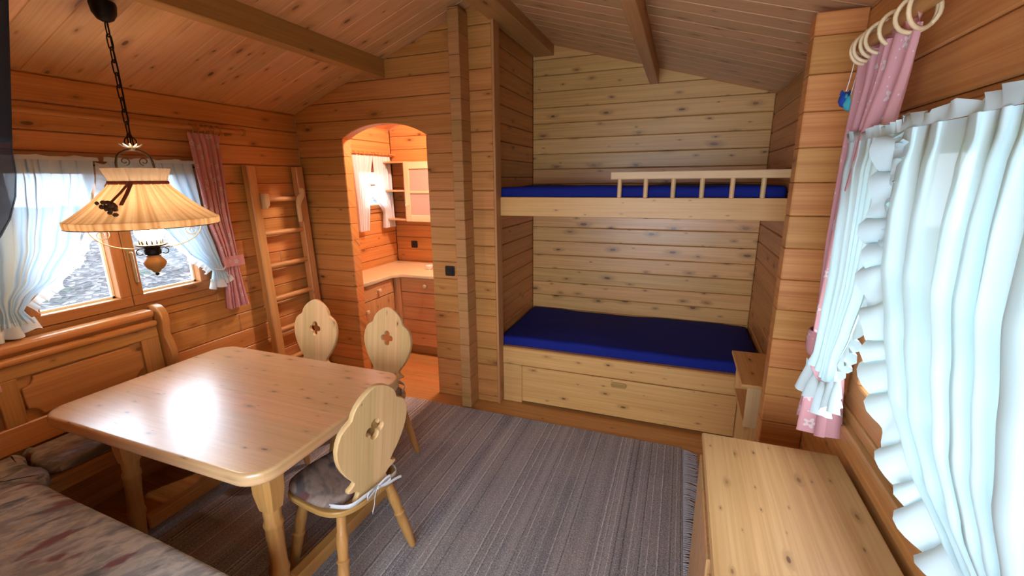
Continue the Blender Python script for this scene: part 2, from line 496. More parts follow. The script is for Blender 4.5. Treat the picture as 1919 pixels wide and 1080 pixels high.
def plank(name, poly, frame, thick, mat, parent, cham=.006, grain=0):
    """a board: poly in (a, b), front face towards the room, rounded-off front edge; frame(a, b, depth) -> world"""
    ins = offset_poly(poly, cham); n = len(poly)
    V = [frame(a, b, 0) for a, b in ins] + [frame(a, b, cham) for a, b in poly] + [frame(a, b, thick) for a, b in poly]
    U = [(a, b) for a, b in ins] + [(a, b + cham) for a, b in poly] + [(a, b + thick) for a, b in poly]
    F = [tuple(range(n)), tuple(range(3 * n - 1, 2 * n - 1, -1))]
    for i in range(n):
        j = (i + 1) % n
        F.append((i, n + i, n + j, j)); F.append((n + i, 2 * n + i, 2 * n + j, n + j))
    me = bpy.data.meshes.new(name); me.from_pydata(V, [], F)
    bm = bmesh.new(); bm.from_mesh(me); bmesh.ops.recalc_face_normals(bm, faces=bm.faces); bm.to_mesh(me); bm.free()
    me.uv_layers.new(name='uv'); d = me.uv_layers[0].data
    for l in me.loops:
        u = U[l.vertex_index]
        d[l.index].uv = u if grain == 0 else (u[1], u[0])
    return link(name, me, mat, parent)
def outline_board(name, outlines, thick, mat, parent, place, bev=.004, grain=1, res=1):
    """flat board cut to an outline, with holes; outlines are closed (x, y) lists; place: Matrix"""
    cu = bpy.data.curves.new('tmp', 'CURVE'); cu.dimensions = '2D'; cu.fill_mode = 'BOTH'
    for ol in outlines:
        sp = cu.splines.new('POLY'); sp.points.add(len(ol) - 1); sp.use_cyclic_u = True
        for p, q in zip(sp.points, ol): p.co = (q[0], q[1], 0, 1)
    cu.extrude = thick / 2 - bev; cu.bevel_depth = bev; cu.bevel_resolution = res; cu.offset = -bev
    ob = bpy.data.objects.new('tmp', cu); col.objects.link(ob)
    dg = bpy.context.evaluated_depsgraph_get()
    me = bpy.data.meshes.new_from_object(ob.evaluated_get(dg))
    bpy.data.objects.remove(ob); bpy.data.curves.remove(cu)
    me.name = name
    bm = bmesh.new(); bm.from_mesh(me); bmesh.ops.remove_doubles(bm, verts=bm.verts, dist=1e-5); bm.to_mesh(me); bm.free()
    uvbox(me, grain)
    me.transform(place)
    return link(name, me, mat, parent)
def dup_tree(root, loc, rz, labels=None):
    def cp(o, par):
        c = o.copy(); col.objects.link(c); c.parent = par
        for ch in list(o.children): cp(ch, c)
        return c
    r = cp(root, None); r.location = loc; r.rotation_euler = (0, 0, rz)
    return r
def grid_mesh(name, rows, mat, parent, uvs=None, smooth=True, closed=False):
    """rows: list of equally long lists of points"""
    nr, ncol = len(rows), len(rows[0])
    V = [p for r_ in rows for p in r_]; F = []
    for i in range(nr - 1):
        for j in range(ncol if closed else ncol - 1):
            k = (j + 1) % ncol
            F.append((i * ncol + j, i * ncol + k, (i + 1) * ncol + k, (i + 1) * ncol + j))
    me = bpy.data.meshes.new(name); me.from_pydata([tuple(v) for v in V], [], F)
    me.uv_layers.new(name='uv'); d = me.uv_layers[0].data
    if uvs is None:
        uvs = [[(j * .01, i * .01) for j in range(ncol)] for i in range(nr)]
    fl = [u for r_ in uvs for u in r_]
    for l in me.loops: d[l.index].uv = fl[l.vertex_index]
    if smooth: me.polygons.foreach_set('use_smooth', [True] * len(me.polygons))
    return link(name, me, mat, parent)

# ------------------------------------------------------------------ the room
XL, XR = -3.13, 0.612
Y1, Y2, YK, YF = 3.078, 4.12, 4.40, -0.80
XA = -1.345                      # inside face of the alcove's side wall
XRG, ZRG = -1.343, 3.004         # ridge
SL, SR = .36, -.294
def zceil(x): return 2.36 + SL * (x - XL) if x < XRG else 2.429 + SR * (x - XR)
def clip_gable(p):
    p = clip_poly(p, -SL, 1, 2.36 - SL * XL)
    return clip_poly(p, -SR, 1, 2.429 - SR * XR) if p else p

def courses(z0, step, top):
    zs = [0.0]; k = 0
    while z0 + step * k < top:
        z = z0 + step * k
        if z > .03: zs.append(z)
        k += 1
    zs.append(top); return list(zip(zs, zs[1:]))
def log_wall(name, label, frame, a0, a1, top, z0, step, mat, holes=(), thick=.06, gable=False, joints=None, backing=True, arch=None, ext=(0, 0)):
    """a wall of planks laid in courses"""
    if backing:
        bm = bmesh.new()
        a0_, a1_ = a0, a1; a0, a1 = a0 - ext[0], a1 + ext[1]
        base = [(a0, 0), (a1, 0), (a1, top), (a0, top)]
        if gable: base = clip_gable(base)
        cells = [base]
        allh = list(holes) + ([(arch[0] - .012, arch[1] + .012, 0, arch[2] + .012)] if arch else [])
        if allh:
            cells = []
            xs = sorted({a0, a1, *[h[0] for h in allh], *[h[1] for h in allh]})
            for x0_, x1_ in zip(xs, xs[1:]):
                zz = [0]; hs = [h for h in allh if h[0] < (x0_ + x1_) / 2 < h[1]]
                lo = 0
                for h in sorted(hs, key=lambda q: q[2]):
                    if h[2] > lo: cells.append([(x0_, lo), (x1_, lo), (x1_, h[2]), (x0_, h[2])])
                    lo = h[3]
                c = [(x0_, lo), (x1_, lo), (x1_, top), (x0_, top)]
                cells.append(clip_gable(c) if gable else c)
        for c in cells:
            if not poly_ok(c): continue
            f = [bm.verts.new(frame(a, b, .012)) for a, b in c]; g = [bm.verts.new(frame(a, b, thick)) for a, b in c]
            bm.faces.new(f); bm.faces.new(g[::-1])
            for i in range(len(c)):
                j = (i + 1) % len(c); bm.faces.new((f[i], g[i], g[j], f[j]))
        root = finish(name, bm, 'joint_dark')
        a0, a1 = a0_, a1_
    else:
        root = empty(name)
    tag(root, label, 'wall', kind='structure')
    n = 0
    for ci, (zb, zt) in enumerate(courses(z0, step, top)):
        pcs = [[(a0, zb), (a1, zb), (a1, zt), (a0, zt)]]
        for (h0, h1, hb, ht) in holes:
            if zt <= hb + 1e-4 or zb >= ht - 1e-4: continue
            pcs = [[(a0, zb), (h0, zb), (h0, zt), (a0, zt)], [(h1, zb), (a1, zb), (a1, zt), (h1, zt)]]
            if zb < hb - .01: pcs.append([(h0, zb), (h1, zb), (h1, hb), (h0, hb)])
            if zt > ht + .01: pcs.append([(h0, ht), (h1, ht), (h1, zt), (h0, zt)])
        if arch:
            x0_, x1_, ap, spring = arch
            def az(x):
                t = (x - (x0_ + x1_) / 2) / ((x1_ - x0_) / 2)
                return spring + (ap - spring) * (math.sqrt(max(0, 1.35 ** 2 - t * t)) - math.sqrt(1.35 ** 2 - 1)) / (1.35 - math.sqrt(1.35 ** 2 - 1))
            if zb < spring - .02:
                pcs = [[(a0, zb), (x0_, zb), (x0_, zt), (a0, zt)], [(x1_, zb), (a1, zb), (a1, zt), (x1_, zt)]]
            elif zb < ap:
                pts = [(x0_ + (x1_ - x0_) * k / 24, max(zb, az(x0_ + (x1_ - x0_) * k / 24))) for k in range(25)]
                pcs = [[(a0, zb)] + pts + [(a1, zb), (a1, zt), (a0, zt)]]
        if joints and joints.get(ci):
            new = []
            for p in pcs:
                cuts = [j for j in joints[ci] if min(q[0] for q in p) + .1 < j < max(q[0] for q in p) - .1]
                if len(p) == 4 and cuts:
                    xs = [p[0][0]] + cuts + [p[1][0]]
                    for u, v in zip(xs, xs[1:]): new.append([(u, zb), (v, zb), (v, zt), (u, zt)])
                else: new.append(p)
            pcs = new
        for p in pcs:
            p = [(a, min(max(b_, zb + .0014), zt - .0014)) for a, b_ in p]
            if gable: p = clip_gable(p)
            if not poly_ok(p): continue
            plank('plank', p, frame, .05 if not arch else .095, mat, root)
    return root

fx = lambda x0, s: (lambda a, b, d: (x0 + s * d, a, b))      # wall in the plane X = x0, runs along Y
fy = lambda y0, s: (lambda a, b, d: (a, y0 + s * d, b))      # wall in the plane Y = y0, runs along X

WIN1 = (1.09, 2.16, 1.02, 1.97)          # window in the long wall by the table (y0, y1, z0, z1)
WIN2 = (0.68, 1.76, 1.02, 1.97)          # window beside the dresser
WIN3 = (3.70, 4.28, 1.47, 1.98)          # kitchenette
jl = {5: [.4, 2.3], 7: [2.42], 6: [.9], 8: [2.75], 3: [2.2], 4: [1.2], 10: [2.35], 12: [2.62], 2: [2.5]}
log_wall('wall_left', 'orange-brown plank wall with the curtained window above the corner bench', fx(XL, -1), YF, Y1, 2.36, -.018, .1395, 'wall_wood', [WIN1], joints=jl, ext=(.06, 0))
log_wall('wall_kitchen_left', 'plank wall of the kitchenette around its small curtained window', fx(XL, -1), Y1, YK, 2.36, -.018, .1395, 'wall_wood', [WIN3], ext=(0, .06))
log_wall('wall_back', 'plank partition wall with the arched opening into the kitchenette', fy(Y1, 1), XL, -1.305, 3.0, .052, .1395, 'wall_wood', gable=True, arch=(-2.650, -1.863, 2.245, 2.1445), thick=.09)
log_wall('wall_kitchen_back', 'plank wall behind the kitchenette shelves and worktop', fy(YK, 1), XL, -1.43, 3.0, .052, .1395, 'wall_wood', gable=True, ext=(.06, .0))
log_wall('wall_kitchen_right', 'plank wall closing the kitchenette towards the bunk alcove', fx(-1.432, 1), Y1 + .09, YK, 2.9, .052, .1395, 'wall_wood', backing=False)
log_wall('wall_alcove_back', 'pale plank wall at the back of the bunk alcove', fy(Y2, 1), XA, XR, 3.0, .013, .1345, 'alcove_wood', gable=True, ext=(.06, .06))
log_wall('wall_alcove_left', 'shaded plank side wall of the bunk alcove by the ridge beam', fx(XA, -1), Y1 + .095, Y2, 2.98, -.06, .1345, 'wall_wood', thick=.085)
log_wall('wall_right', 'plank wall with the big curtained window, running on into the bunk alcove', fx(XR, 1), YF, Y2, 2.429, .02, .141, 'wall_wood', [WIN2], ext=(.06, .06))
WINF = (-1.3, .4, .5, 2.0)  # opening for the unseen fill window added behind the viewer
log_wall('wall_front', 'plank wall behind the viewer with an added fill window', fy(YF, -1), XL, XR, 3.0, .052, .1395, 'wall_wood', [WINF], gable=True, ext=(.06, .06))
log_wall('wall_light_block', 'unseen plank wall added behind the near bench to block window light', fy(.30, -1), XL, -1.46, 3.0, .052, .1395, 'wall_wood', gable=True, thick=.06)  # unseen wall, added to keep the fill window's light off table and bench
# cover board on the alcove edge
box('trim_1', (-1.305, Y1 - .004, 0), (-1.287, Y1 + .10, 2.93), 'stub_wood', bev=.002, grain=2)
tag(bpy.data.objects['trim_1'], 'narrow cover board along the alcove opening edge', 'trim', kind='structure')
# crossing log ends beside the opening
def log_stub(name, label, x0, x1, y0, y1, z0, step, mat, grain):
    root = box(name, (x0 + .01, y0 + .01, 0), (x1 - .01, y1 - .01, min(zceil(x0), zceil(x1)) - .02), 'joint_dark', bev=0)
    tag(root, label, 'wall', kind='structure')
    top = min(zceil(x0), zceil(x1)) - .004
    for zb, zt in courses(z0, step, top):
        j = random.uniform(-.0025, .0025)
        b = box('log_end', (x0, y0 + j, zb + .0008), (x1, y1, zt - .0008), mat, root, bev=.004, grain=grain)
    return root
log_stub('wall_stub_back', 'column of crossing log ends standing out beside the kitchenette arch', -1.564, -1.480, 2.932, Y1, -.018, .1395, 'stub_wood', 1)
log_stub('wall_stub_right', 'short plank wall stub between the bunk alcove and the pink curtain', .438, XR, 2.227, 2.317, .092, .1405, 'wall_wood', 0)

# floor: planks along X
root = box('floor', (XL - .1, YF - .1, -.06), (XR + .1, YK + .1, -.012), 'joint_dark', bev=0)
tag(root, 'reddish pine plank floor under the rug', 'floor', kind='structure')
y = YF; k = 0
while y < YK - .01:
    y2 = min(y + .128, YK); cut = [-2.3, -.9, -1.7, -.2, -2.9][k % 5]
    for a, b in ((XL, cut), (cut, XR)):
        plank('plank', [(a, y), (b, y), (b, y2), (a, y2)], lambda a_, b_, d: (a_, b_, -d), .012, 'floor_wood', root, cham=.0018)
    y = y2; k += 1

# ceiling: boards laid up the slopes
root = empty('ceiling'); tag(root, 'sloping pine board ceiling meeting at the ridge beam', 'ceiling', kind='structure')
cl, cr_ = math.hypot(1, SL), math.hypot(1, SR)
def fl(a, b, d):   # a: distance from the left eave in x, b: y
    return (XL + a - d * SL / cl, b, 2.36 + SL * a + d / cl)
def fr(a, b, d):
    return (XR - a + d * -SR / cr_, b, 2.429 - SR * a + d / cr_)
for side in (0, 1):
    y = YF
    while y < YK - .01:
        y2 = min(y + .145, YK)
        A = (XRG - XL) if side == 0 else (XR - XRG)
        plank('ceiling_board', [(-.05, y), (A, y), (A, y2), (-.05, y2)], fl if side == 0 else fr, .03, 'ceiling_wood', root, cham=.004)
        y = y2
bm = bmesh.new()
for fn, A in ((fl, XRG - XL), (fr, XR - XRG)):
    q = [fn(-.25, YF - .2, .03), fn(A, YF - .2, .03), fn(A, YK + .2, .03), fn(-.25, YK + .2, .03)]
    q2 = [fn(-.25, YF - .2, .08), fn(A, YF - .2, .08), fn(A, YK + .2, .08), fn(-.25, YK + .2, .08)]
    a = [bm.verts.new(p) for p in q]; b = [bm.verts.new(p) for p in q2]
    bm.faces.new(a); bm.faces.new(b)
    for i in range(4): bm.faces.new((a[i], a[(i + 1) % 4], b[(i + 1) % 4], b[i]))
finish('roof_deck', bm, 'joint_dark', root)
def beam(label, x0, x1, zb, y0, y1):
    bm = bmesh.new()
    box_into(bm, (x0, y0, zb), (x1, y1, zb + .3))
    for v in bm.verts:
        if v.co.z > zb + .1: v.co.z = zceil(v.co.x) + (.0 if not (x0 < XRG < x1) else 0)
    bmesh.ops.bevel(bm, geom=[e for e in bm.edges if all(v.co.z < zb + .01 for v in e.verts)], offset=.004, segments=1, affect='EDGES')
    o = finish('ceiling_beam', bm, 'beam_wood', grain=1)
    tag(o, label, 'beam', kind='structure')
beam('ceiling beam crossing the boards above the table and ending at the partition', -2.275, -2.19, 2.566, YF, Y1 + .02)
beam('thick ridge beam entering the bunk alcove at its side wall', -1.325, -1.152, 2.862, YF, Y2)
beam('narrow ceiling beam ending at the middle of the alcove wall', -.325, -.255, 2.56, YF, Y2)

# ------------------------------------------------------------------ windows
def window(name, label, x, s, W, frame_w=.05, sash_w=.062, two=True, seal='window_seal', handle=True):
    """x: inside wall face, s: outward direction along X; W: (y0, y1, z0, z1)"""
    y0, y1, z0, z1 = W
    root = empty(name, (x, (y0 + y1) / 2, z0)); tag(root, label, 'window', kind='structure')
    def part(nm, lo, hi, mat='window_wood', par=root, bev=.004, grain=None):
        a = (min(lo[0], hi[0]), lo[1], lo[2]); b = (max(lo[0], hi[0]), hi[1], hi[2])
        o = box(nm, a, b, mat, None, bev, grain=grain)
        o.data.transform(Matrix.Translation(-Vector((x, (y0 + y1) / 2, z0)))); o.parent = par
        return o
    i, o_ = x - s * .018, x + s * .085
    part('window_frame', (i, y0, z0), (o_, y1, z0 + frame_w)); part('window_frame', (i, y0, z1 - frame_w), (o_, y1, z1))
    part('window_frame', (i, y0, z0 + frame_w), (o_, y0 + frame_w, z1 - frame_w), grain=2); part('window_frame', (i, y1 - frame_w, z0 + frame_w), (o_, y1, z1 - frame_w), grain=2)
    m = (y0 + y1) / 2
    for (a, b) in (((y0 + frame_w, m), (m, y1 - frame_w)) if two else ((y0 + frame_w, y1 - frame_w),)):
        si, so = x - s * .028, x + s * .045
        zb, zt = z0 + frame_w, z1 - frame_w
        sash = part('sash', (si, a + .002, zb), (so, b - .002, zb + sash_w))
        def sp(nm, lo, hi, mat='window_wood', bev=.004, grain=None):
            return part(nm, lo, hi, mat, sash, bev, grain)
        sp('rail', (si, a + .002, zt - sash_w), (so, b - .002, zt))
        sp('stile', (si, a + .002, zb + sash_w), (so, a + sash_w, zt - sash_w), grain=2)
        sp('stile', (si, b - sash_w, zb + sash_w), (so, b - .002, zt - sash_w), grain=2)
        q = x + s * .030
        for lo, hi in (((q, a + sash_w, zb + sash_w), (q + s * .02, b - sash_w, zb + sash_w + .012)), ((q, a + sash_w, zb + sash_w), (q + s * .02, a + sash_w + .012, zt - sash_w)), ((q, b - sash_w - .012, zb + sash_w), (q + s * .02, b - sash_w, zt - sash_w))):
            sp('seal', lo, hi, seal, 0)
        sp('pane', (x + s * .036, a + sash_w, zb + sash_w), (x + s * .040, b - sash_w, zt - sash_w), 'clear_glass', 0)
        # glazing bar across the upper third
        sp('glazing_bar', (x + s * .026, a + sash_w, zb + (zt - zb) * .56), (x + s * .046, b - sash_w, zb + (zt - zb) * .56 + .022), bev=.002)
    if handle and two:
        h = part('handle_plate', (x - s * .028, m + .012, z0 + .33), (x - s * .036, m + .040, z0 + .40), 'brass', bev=.003, grain=2)
        part('handle_lever', (x - s * .036, m + .018, z0 + .19), (x - s * .060, m + .036, z0 + .385), 'brass', bev=.008, grain=2)
    return root
w1 = window('window_1', 'two-sash wooden window with brass handle above the bench', XL, -1, WIN1)
for y_ in (1.02, 2.135):
    o = box('hinge', (XL + .019, y_, 1.075), (XL + .034, y_ + .022, 1.115), 'black_iron', None, .003); o.data.transform(Matrix.Translation(-w1.location)); o.parent = w1
window('window_2', 'wooden window behind the ruffled white curtains beside the dresser', XR, 1, WIN2)
window('window_3', 'small window of the kitchenette behind short white curtains', XL, -1, WIN3, .04, .045, False)
# unseen wide window, added behind the viewer to give fill daylight
root = empty('window_fill', (-.45, YF, .5)); tag(root, 'wide unseen window added behind the viewer for fill daylight', 'window', kind='structure')
for lo, hi in (((-1.3, YF - .07, .5), (.4, YF + .02, .56)), ((-1.3, YF - .07, 1.94), (.4, YF + .02, 2.0)), ((-1.3, YF - .07, .56), (-1.24, YF + .02, 1.94)), ((.34, YF - .07, .56), (.4, YF + .02, 1.94)), ((-.48, YF - .07, .56), (-.42, YF + .02, 1.94))):
    o = box('window_frame', lo, hi, 'window_wood'); o.data.transform(Matrix.Translation((.45, -YF, -.5))); o.parent = root
o = box('pane', (-1.24, YF - .03, .56), (.34, YF - .026, 1.94), 'clear_glass', bev=0); o.data.transform(Matrix.Translation((.45, -YF, -.5))); o.parent = root
# sill boards under the window by the dresser
o = box('trim_2', (XR - .050, .60, .935), (XR, 1.83, .985), 'window_wood', bev=.006, grain=1); tag(o, 'thick brown sill board behind the dresser under the window', 'trim', kind='structure')
o = box('trim_3', (XR - .028, .60, .985), (XR, 1.83, 1.022), 'window_wood', bev=.004, grain=1); tag(o, 'flat moulding lying on the sill board below the window frame', 'trim', kind='structure')

# ------------------------------------------------------------------ outside
def ground(name, label, x0, x1, y0, y1, zf, mat, nx, ny):
    rows = [[(x0 + (x1 - x0) * j / nx, y0 + (y1 - y0) * i / ny, zf(x0 + (x1 - x0) * j / nx, y0 + (y1 - y0) * i / ny)) for j in range(nx + 1)] for i in range(ny + 1)]
    o = grid_mesh(name, rows, mat, None); tag(o, label, 'ground', kind='structure')
rg = random.Random(3)
ground('ground_bank', 'leaf-strewn bank outside the window above the bench', -16, -3.6, -9, 14, lambda x, y: .25 + .16 * min(-x - 3.6, 6) + .05 * math.sin(x * 5.1 + y * 3) * math.sin(y * 4.3) + rg.uniform(-.02, .02), 'leaf_ground', 90, 110)
ground('ground_lawn', 'green lawn outside the window by the dresser', 1.0, 30, -20, 25, lambda x, y: -.4 + .04 * math.sin(x * 1.3) * math.sin(y), 'lawn_ground', 30, 40)

# ------------------------------------------------------------------ dining table
def rrect(x0, y0, x1, y1, r, k=6):
    out = []
    for cx, cy, a in ((x1 - r, y1 - r, 0), (x0 + r, y1 - r, 90), (x0 + r, y0 + r, 180), (x1 - r, y0 + r, 270)):
        for i in range(k + 1):
            t = R(a + 90 * i / k); out.append((cx + r * math.cos(t), cy + r * math.sin(t)))
    return out
TX, TY = -2.075, 1.445
t = tag(empty('dining_table', (TX, TY, .0142)), 'pine dining table with rounded corners under the hanging lamp', 'table')
outline_board('tabletop', [rrect(-.705, -.48, .705, .48, .11, 8)], .058, 'table_wood', t, Matrix.Translation((0, 0, .709)), bev=.015, grain=0, res=3)
for sx, sy in ((1, -1), (1, 1), (-1, -1), (-1, 1)):
    px = .565 * sx if sx > 0 else -.335
    py = .325 * sy
    bm = bmesh.new()
    prev = None
    for z, hw in ((.678, .052), (.56, .050), (.48, .037)):
        c = hw * .35
        ring = []
        for a, b in ((1, 1), (-1, 1), (-1, -1), (1, -1)):
            q = ((hw, hw - c), (hw - c, hw)) if a * b > 0 else ((hw - c, hw), (hw, hw - c))
            for u, v in q: ring.append(bm.verts.new((a * u, b * v, z)))
        if prev:
            for i in range(8): bm.faces.new((prev[i], prev[(i + 1) % 8], ring[(i + 1) % 8], ring[i]))
        else: bm.faces.new(ring)
        prev = ring
    lathe_into(bm, [(.022, 0), (.028, .012), (.034, .05), (.037, .12), (.036, .17), (.041, .185), (.041, .195), (.035, .21), (.033, .30), (.036, .37), (.034, .385), (.040, .40), (.040, .412), (.034, .425), (.036, .46), (.036, .482)], 14)
    for v in bm.verts:
        k = (.7 - v.co.z)
        v.co.x += px + sx * .05 * k; v.co.y += py + sy * .06 * k
    finish('leg', bm, 'leg_wood', t, 2, True)
for sx in (-.355, .625):
    box('stretcher', (sx - .028, -.33, .075), (sx + .028, .33, .14), 'leg_wood', t, .006, grain=1)
for sy in (-1, 1):
    box('apron', (-.33, sy * .31 - .012, .60), (.53, sy * .31 + .012, .678), 'leg_wood', t, .003)
for sx in (-.325, .555):
    box('apron', (sx - .012, -.29, .60), (sx + .012, .29, .678), 'leg_wood', t, .003, grain=1)

# ------------------------------------------------------------------ chairs
def half_outline(prof):
    return [(w_, h) for h, w_ in prof] + [(-w_, h) for h, w_ in reversed(prof) if w_ > 0]
HB = .552
BP = [(0, .085), (.05, .085), (.085, .074), (.12, .068), (.15, .080), (.165, .105), (.18, .118), (.20, .116), (.215, .098), (.235, .089), (.27, .100), (.33, .122), (.40, .142), (.47, .157), (.54, .166), (.61, .169), (.68, .164), (.74, .152), (.775, .134), (.795, .116), (.81, .106), (.83, .103), (.86, .0985), (.90, .086), (.935, .068), (.965, .048), (.985, .028), (.997, .012), (1.0, 0)]
def chair_back_outlines():
    o = half_outline([(a * HB, b * 1.13) for a, b in BP])
    hole = []
    cx, cy = 0, .345
    for q in range(4):
        a0 = q * 90
        for i in range(9):
            th = R(a0 - 118 + 236 * i / 8)
            hole.append((cx + .027 * math.cos(R(a0)) + .0205 * math.cos(th), cy + .029 * math.sin(R(a0)) + .0205 * math.sin(th)))
    return [o, hole]
def make_chair():
    c = empty('dining_chair')
    tilt = R(9)
    m = Matrix.Translation((0, -.165, .435)) @ Matrix.Rotation(tilt, 4, 'X') @ Matrix.Rotation(R(90), 4, 'X')
    outline_board('backrest', chair_back_outlines(), .024, 'chair_wood', c, m, bev=.004, grain=1, res=2)
    so = []
    for k in range(40):
        a = 2 * math.pi * k / 40; ca, sa = math.cos(a), math.sin(a)
        e = 2 / 3.6
        x = (.205 + .02 * sa) * math.copysign(abs(ca) ** e, ca); y = .195 * math.copysign(abs(sa) ** e, sa)
        so.append((x, y))
    outline_board('seat', [so], .026, 'seat_wood', c, Matrix.Translation((0, 0, .437)), bev=.006, grain=1, res=2)
    for sx in (-1, 1):
        for sy in (-1, 1):
            top = Vector((sx * .125, sy * .12, .428)); ft = Vector((sx * .205, sy * .185, 0))
            L = (top - ft).length
            lathe('leg', [(.015, 0), (.0175, .02), (.022, .14 * L), (.0255, .40 * L), (.0235, .47 * L), (.028, .485 * L), (.028, .50 * L), (.0215, .515 * L), (.024, .60 * L), (.027, .70 * L), (.0235, .74 * L), (.025, .755 * L), (.021, .78 * L), (.0205, .92 * L), (.019, L)], 'leg_wood', c, 12, ft, top - ft)
        box('seat_batten', (sx * .125 - .024, -.155, .408), (sx * .125 + .024, .155, .4245), 'seat_wood', c, .004, grain=1)
    return c
def make_cushion(bow=True):
    c = empty('seat_cushion')
    nr, na = 9, 40
    rows = []; uvs = []
    def ring(f, z):
        out = []
        for k in range(na):
            a = 2 * math.pi * k / na; ca, sa = math.cos(a), math.sin(a); e = 2 / 3.2
            x = (.198 + .02 * sa) * math.copysign(abs(ca) ** e, ca) * f; y = .19 * math.copysign(abs(sa) ** e, sa) * f + .012
            if y < -.135: y = -.135 + (y + .135) * .1
            out.append((x, y, z + .003 * math.sin(9 * x + 4) * math.sin(13 * y) * f))
        return out
    for f, z in ((.05, .452), (.93, .452), (.985, .458), (1.0, .468), (.985, .479), (.93, .488), (.8, .494), (.55, .497), (.3, .496), (.04, .493)):
        r_ = ring(f, z); rows.append(r_); uvs.append([(p[0] + .4, p[1] + z) for p in r_])
    o = grid_mesh('pad', rows, 'chair_upholstery', c, uvs, True, True)
    if bow:
        zb = .492
        P = smooth_path([(-.17, -.11, .468), (-.135, -.19, .474), (-.06, -.206, .480), (0, -.206, .482), (.06, -.206, .480), (.135, -.19, .474), (.17, -.11, .468)], 5)
        def ribbon(name, pts, w, par):
            bm = bmesh.new(); tube_into(bm, pts, w, 6, flat=.22)
            return finish(name, bm, 'white_ribbon', par, 2, True)
        def band(name, pts, w):
            rows = [[Vector(p) + Vector((0, 0, dz)) for p in pts] for dz in (-w, 0, w)]
            g_ = grid_mesh(name, rows, 'white_ribbon', c)
            so = g_.modifiers.new('thick', 'SOLIDIFY'); so.thickness = .0018
        band('tie_band', P, .010)
        band('bow_loop', smooth_path([(0, -.211, .484), (.03, -.222, .503), (.062, -.226, .508), (.066, -.222, .486), (.03, -.216, .478), (0, -.211, .482)], 5), .007)
        band('bow_loop', smooth_path([(0, -.211, .484), (-.03, -.222, .500), (-.062, -.226, .498), (-.064, -.222, .472), (-.03, -.216, .474), (0, -.211, .482)], 5), .007)
        band('tie_end', smooth_path([(0, -.211, .483), (-.03, -.224, .455), (-.038, -.226, .425), (-.05, -.225, .395)], 5), .007)
        band('tie_end', smooth_path([(0, -.211, .483), (.05, -.222, .474), (.10, -.226, .470), (.13, -.226, .462)], 5), .007)
        lathe('knot', [(0, -.009), (.008, -.006), (.010, 0), (.008, .006), (0, .009)], 'white_ribbon', c, 10, (0, -.213, .484), (1, 0, 0))
    return c
chair = make_chair(); cushion = make_cushion()
CH = [((-1.36, 1.385, .0180), R(80), 'end of the table, its back turned to the viewer'), ((-1.765, 2.07, .0180), R(177), None), ((-2.36, 2.07, .0180), R(180), None)]
LB = ['carved pine chair nearest the viewer, drawn up to the short table end', 'carved pine chair behind the table in front of the kitchenette opening', 'carved pine chair behind the table beside the ladder']
LC = ['floral tie-on cushion on the chair nearest the viewer', 'tie-on cushion on the chair in front of the kitchenette opening', 'tie-on cushion on the chair beside the ladder']
for i, (loc, rz, _) in enumerate(CH):
    a = chair if i == 0 else dup_tree(chair, loc, rz); b = cushion if i == 0 else dup_tree(cushion, loc, rz)
    a.location = loc; a.rotation_euler.z = rz; b.location = loc; b.rotation_euler.z = rz
    tag(a, LB[i], 'chair', 'dining chairs round the table'); tag(b, LC[i], 'cushion', 'chair cushions')

# ------------------------------------------------------------------ corner bench with cushions
b = tag(empty('corner_bench', (-2.9, 1.0, 0)), 'panelled pine corner bench against the window wall', 'bench')
def bb(nm, lo, hi, mat='bench_wood', par=None, bev=.004, grain=None, seg=1):
    o = box(nm, lo, hi, mat, None, bev, seg, grain, smooth=seg > 1); o.data.transform(Matrix.Translation((2.9, -1.0, 0))); o.parent = par or b; return o
bb('seat_board', (-3.06, .30, .415), (-2.70, 1.70, .440)); bb('seat_board', (-2.66, .36, .415), (-1.18, .80, .440), grain=0)
bb('back_board', (-3.0, .305, .442), (-1.47, .335, 1.0), grain=0); bb('top_rail', (-3.0, .302, 1.0), (-1.47, .365, 1.05), bev=.02, grain=0, seg=3)
bb('front_apron', (-2.76, .86, .34), (-2.735, 1.70, .414), grain=1); bb('front_apron', (-2.66, .745, .34), (-1.2, .77, .414), grain=0)
bb('side_panel', (-3.05, 1.665, 0), (-2.73, 1.70, .414), grain=2); bb('side_panel', (-1.225, .38, 0), (-1.19, .76, .414), grain=2)
bb('plinth_board', (-3.06, .40, 0), (-3.03, 1.665, .414), grain=1); bb('plinth_board', (-2.98, .40, 0), (-1.23, .43, .414), grain=0)
bk = bb('back_board', (-3.045, .30, .42), (-3.015, 1.66, 1.00), grain=1)
bb('top_rail', (-3.075, .30, 1.000), (-2.985, 1.66, 1.050), par=b, bev=.02, grain=1, seg=3)
bb('rail_moulding', (-3.02, .30, .945), (-2.975, 1.66, .985), par=b, bev=.016, grain=1, seg=3)
bb('upper_rail', (-3.016, .30, .875), (-2.996, 1.66, .945), bev=.004, grain=1)
bb('lower_rail', (-3.016, .30, .51), (-2.992, 1.66, .640), bev=.006, grain=1)
bb('stile', (-3.016, 1.56, .640), (-2.996, 1.66, .875), bev=.003, grain=2)
bb('stile', (-3.016, .93, .640), (-2.996, 1.01, .875), bev=.003, grain=2)
def field(y0, y1, z0, z1, r=.05):
    out = []
    for cy, cz, a in ((y1, z1, 270), (y0, z1, 0), (y0, z0, 90), (y1, z0, 180)):
        pts = []
        for i in range(6):
            th = R(a - 18 * i); pts.append((cy + r * math.cos(th), cz + r * math.sin(th)))
        out += pts
    return out
pm = Matrix(((0, 0, 1, -3.008 + 2.9), (1, 0, 0, -1.0), (0, 1, 0, 0), (0, 0, 0, 1)))
outline_board('raised_panel', [field(1.02, 1.55, .652, .864)], .016, 'bench_wood', b, pm, bev=.006, grain=0)
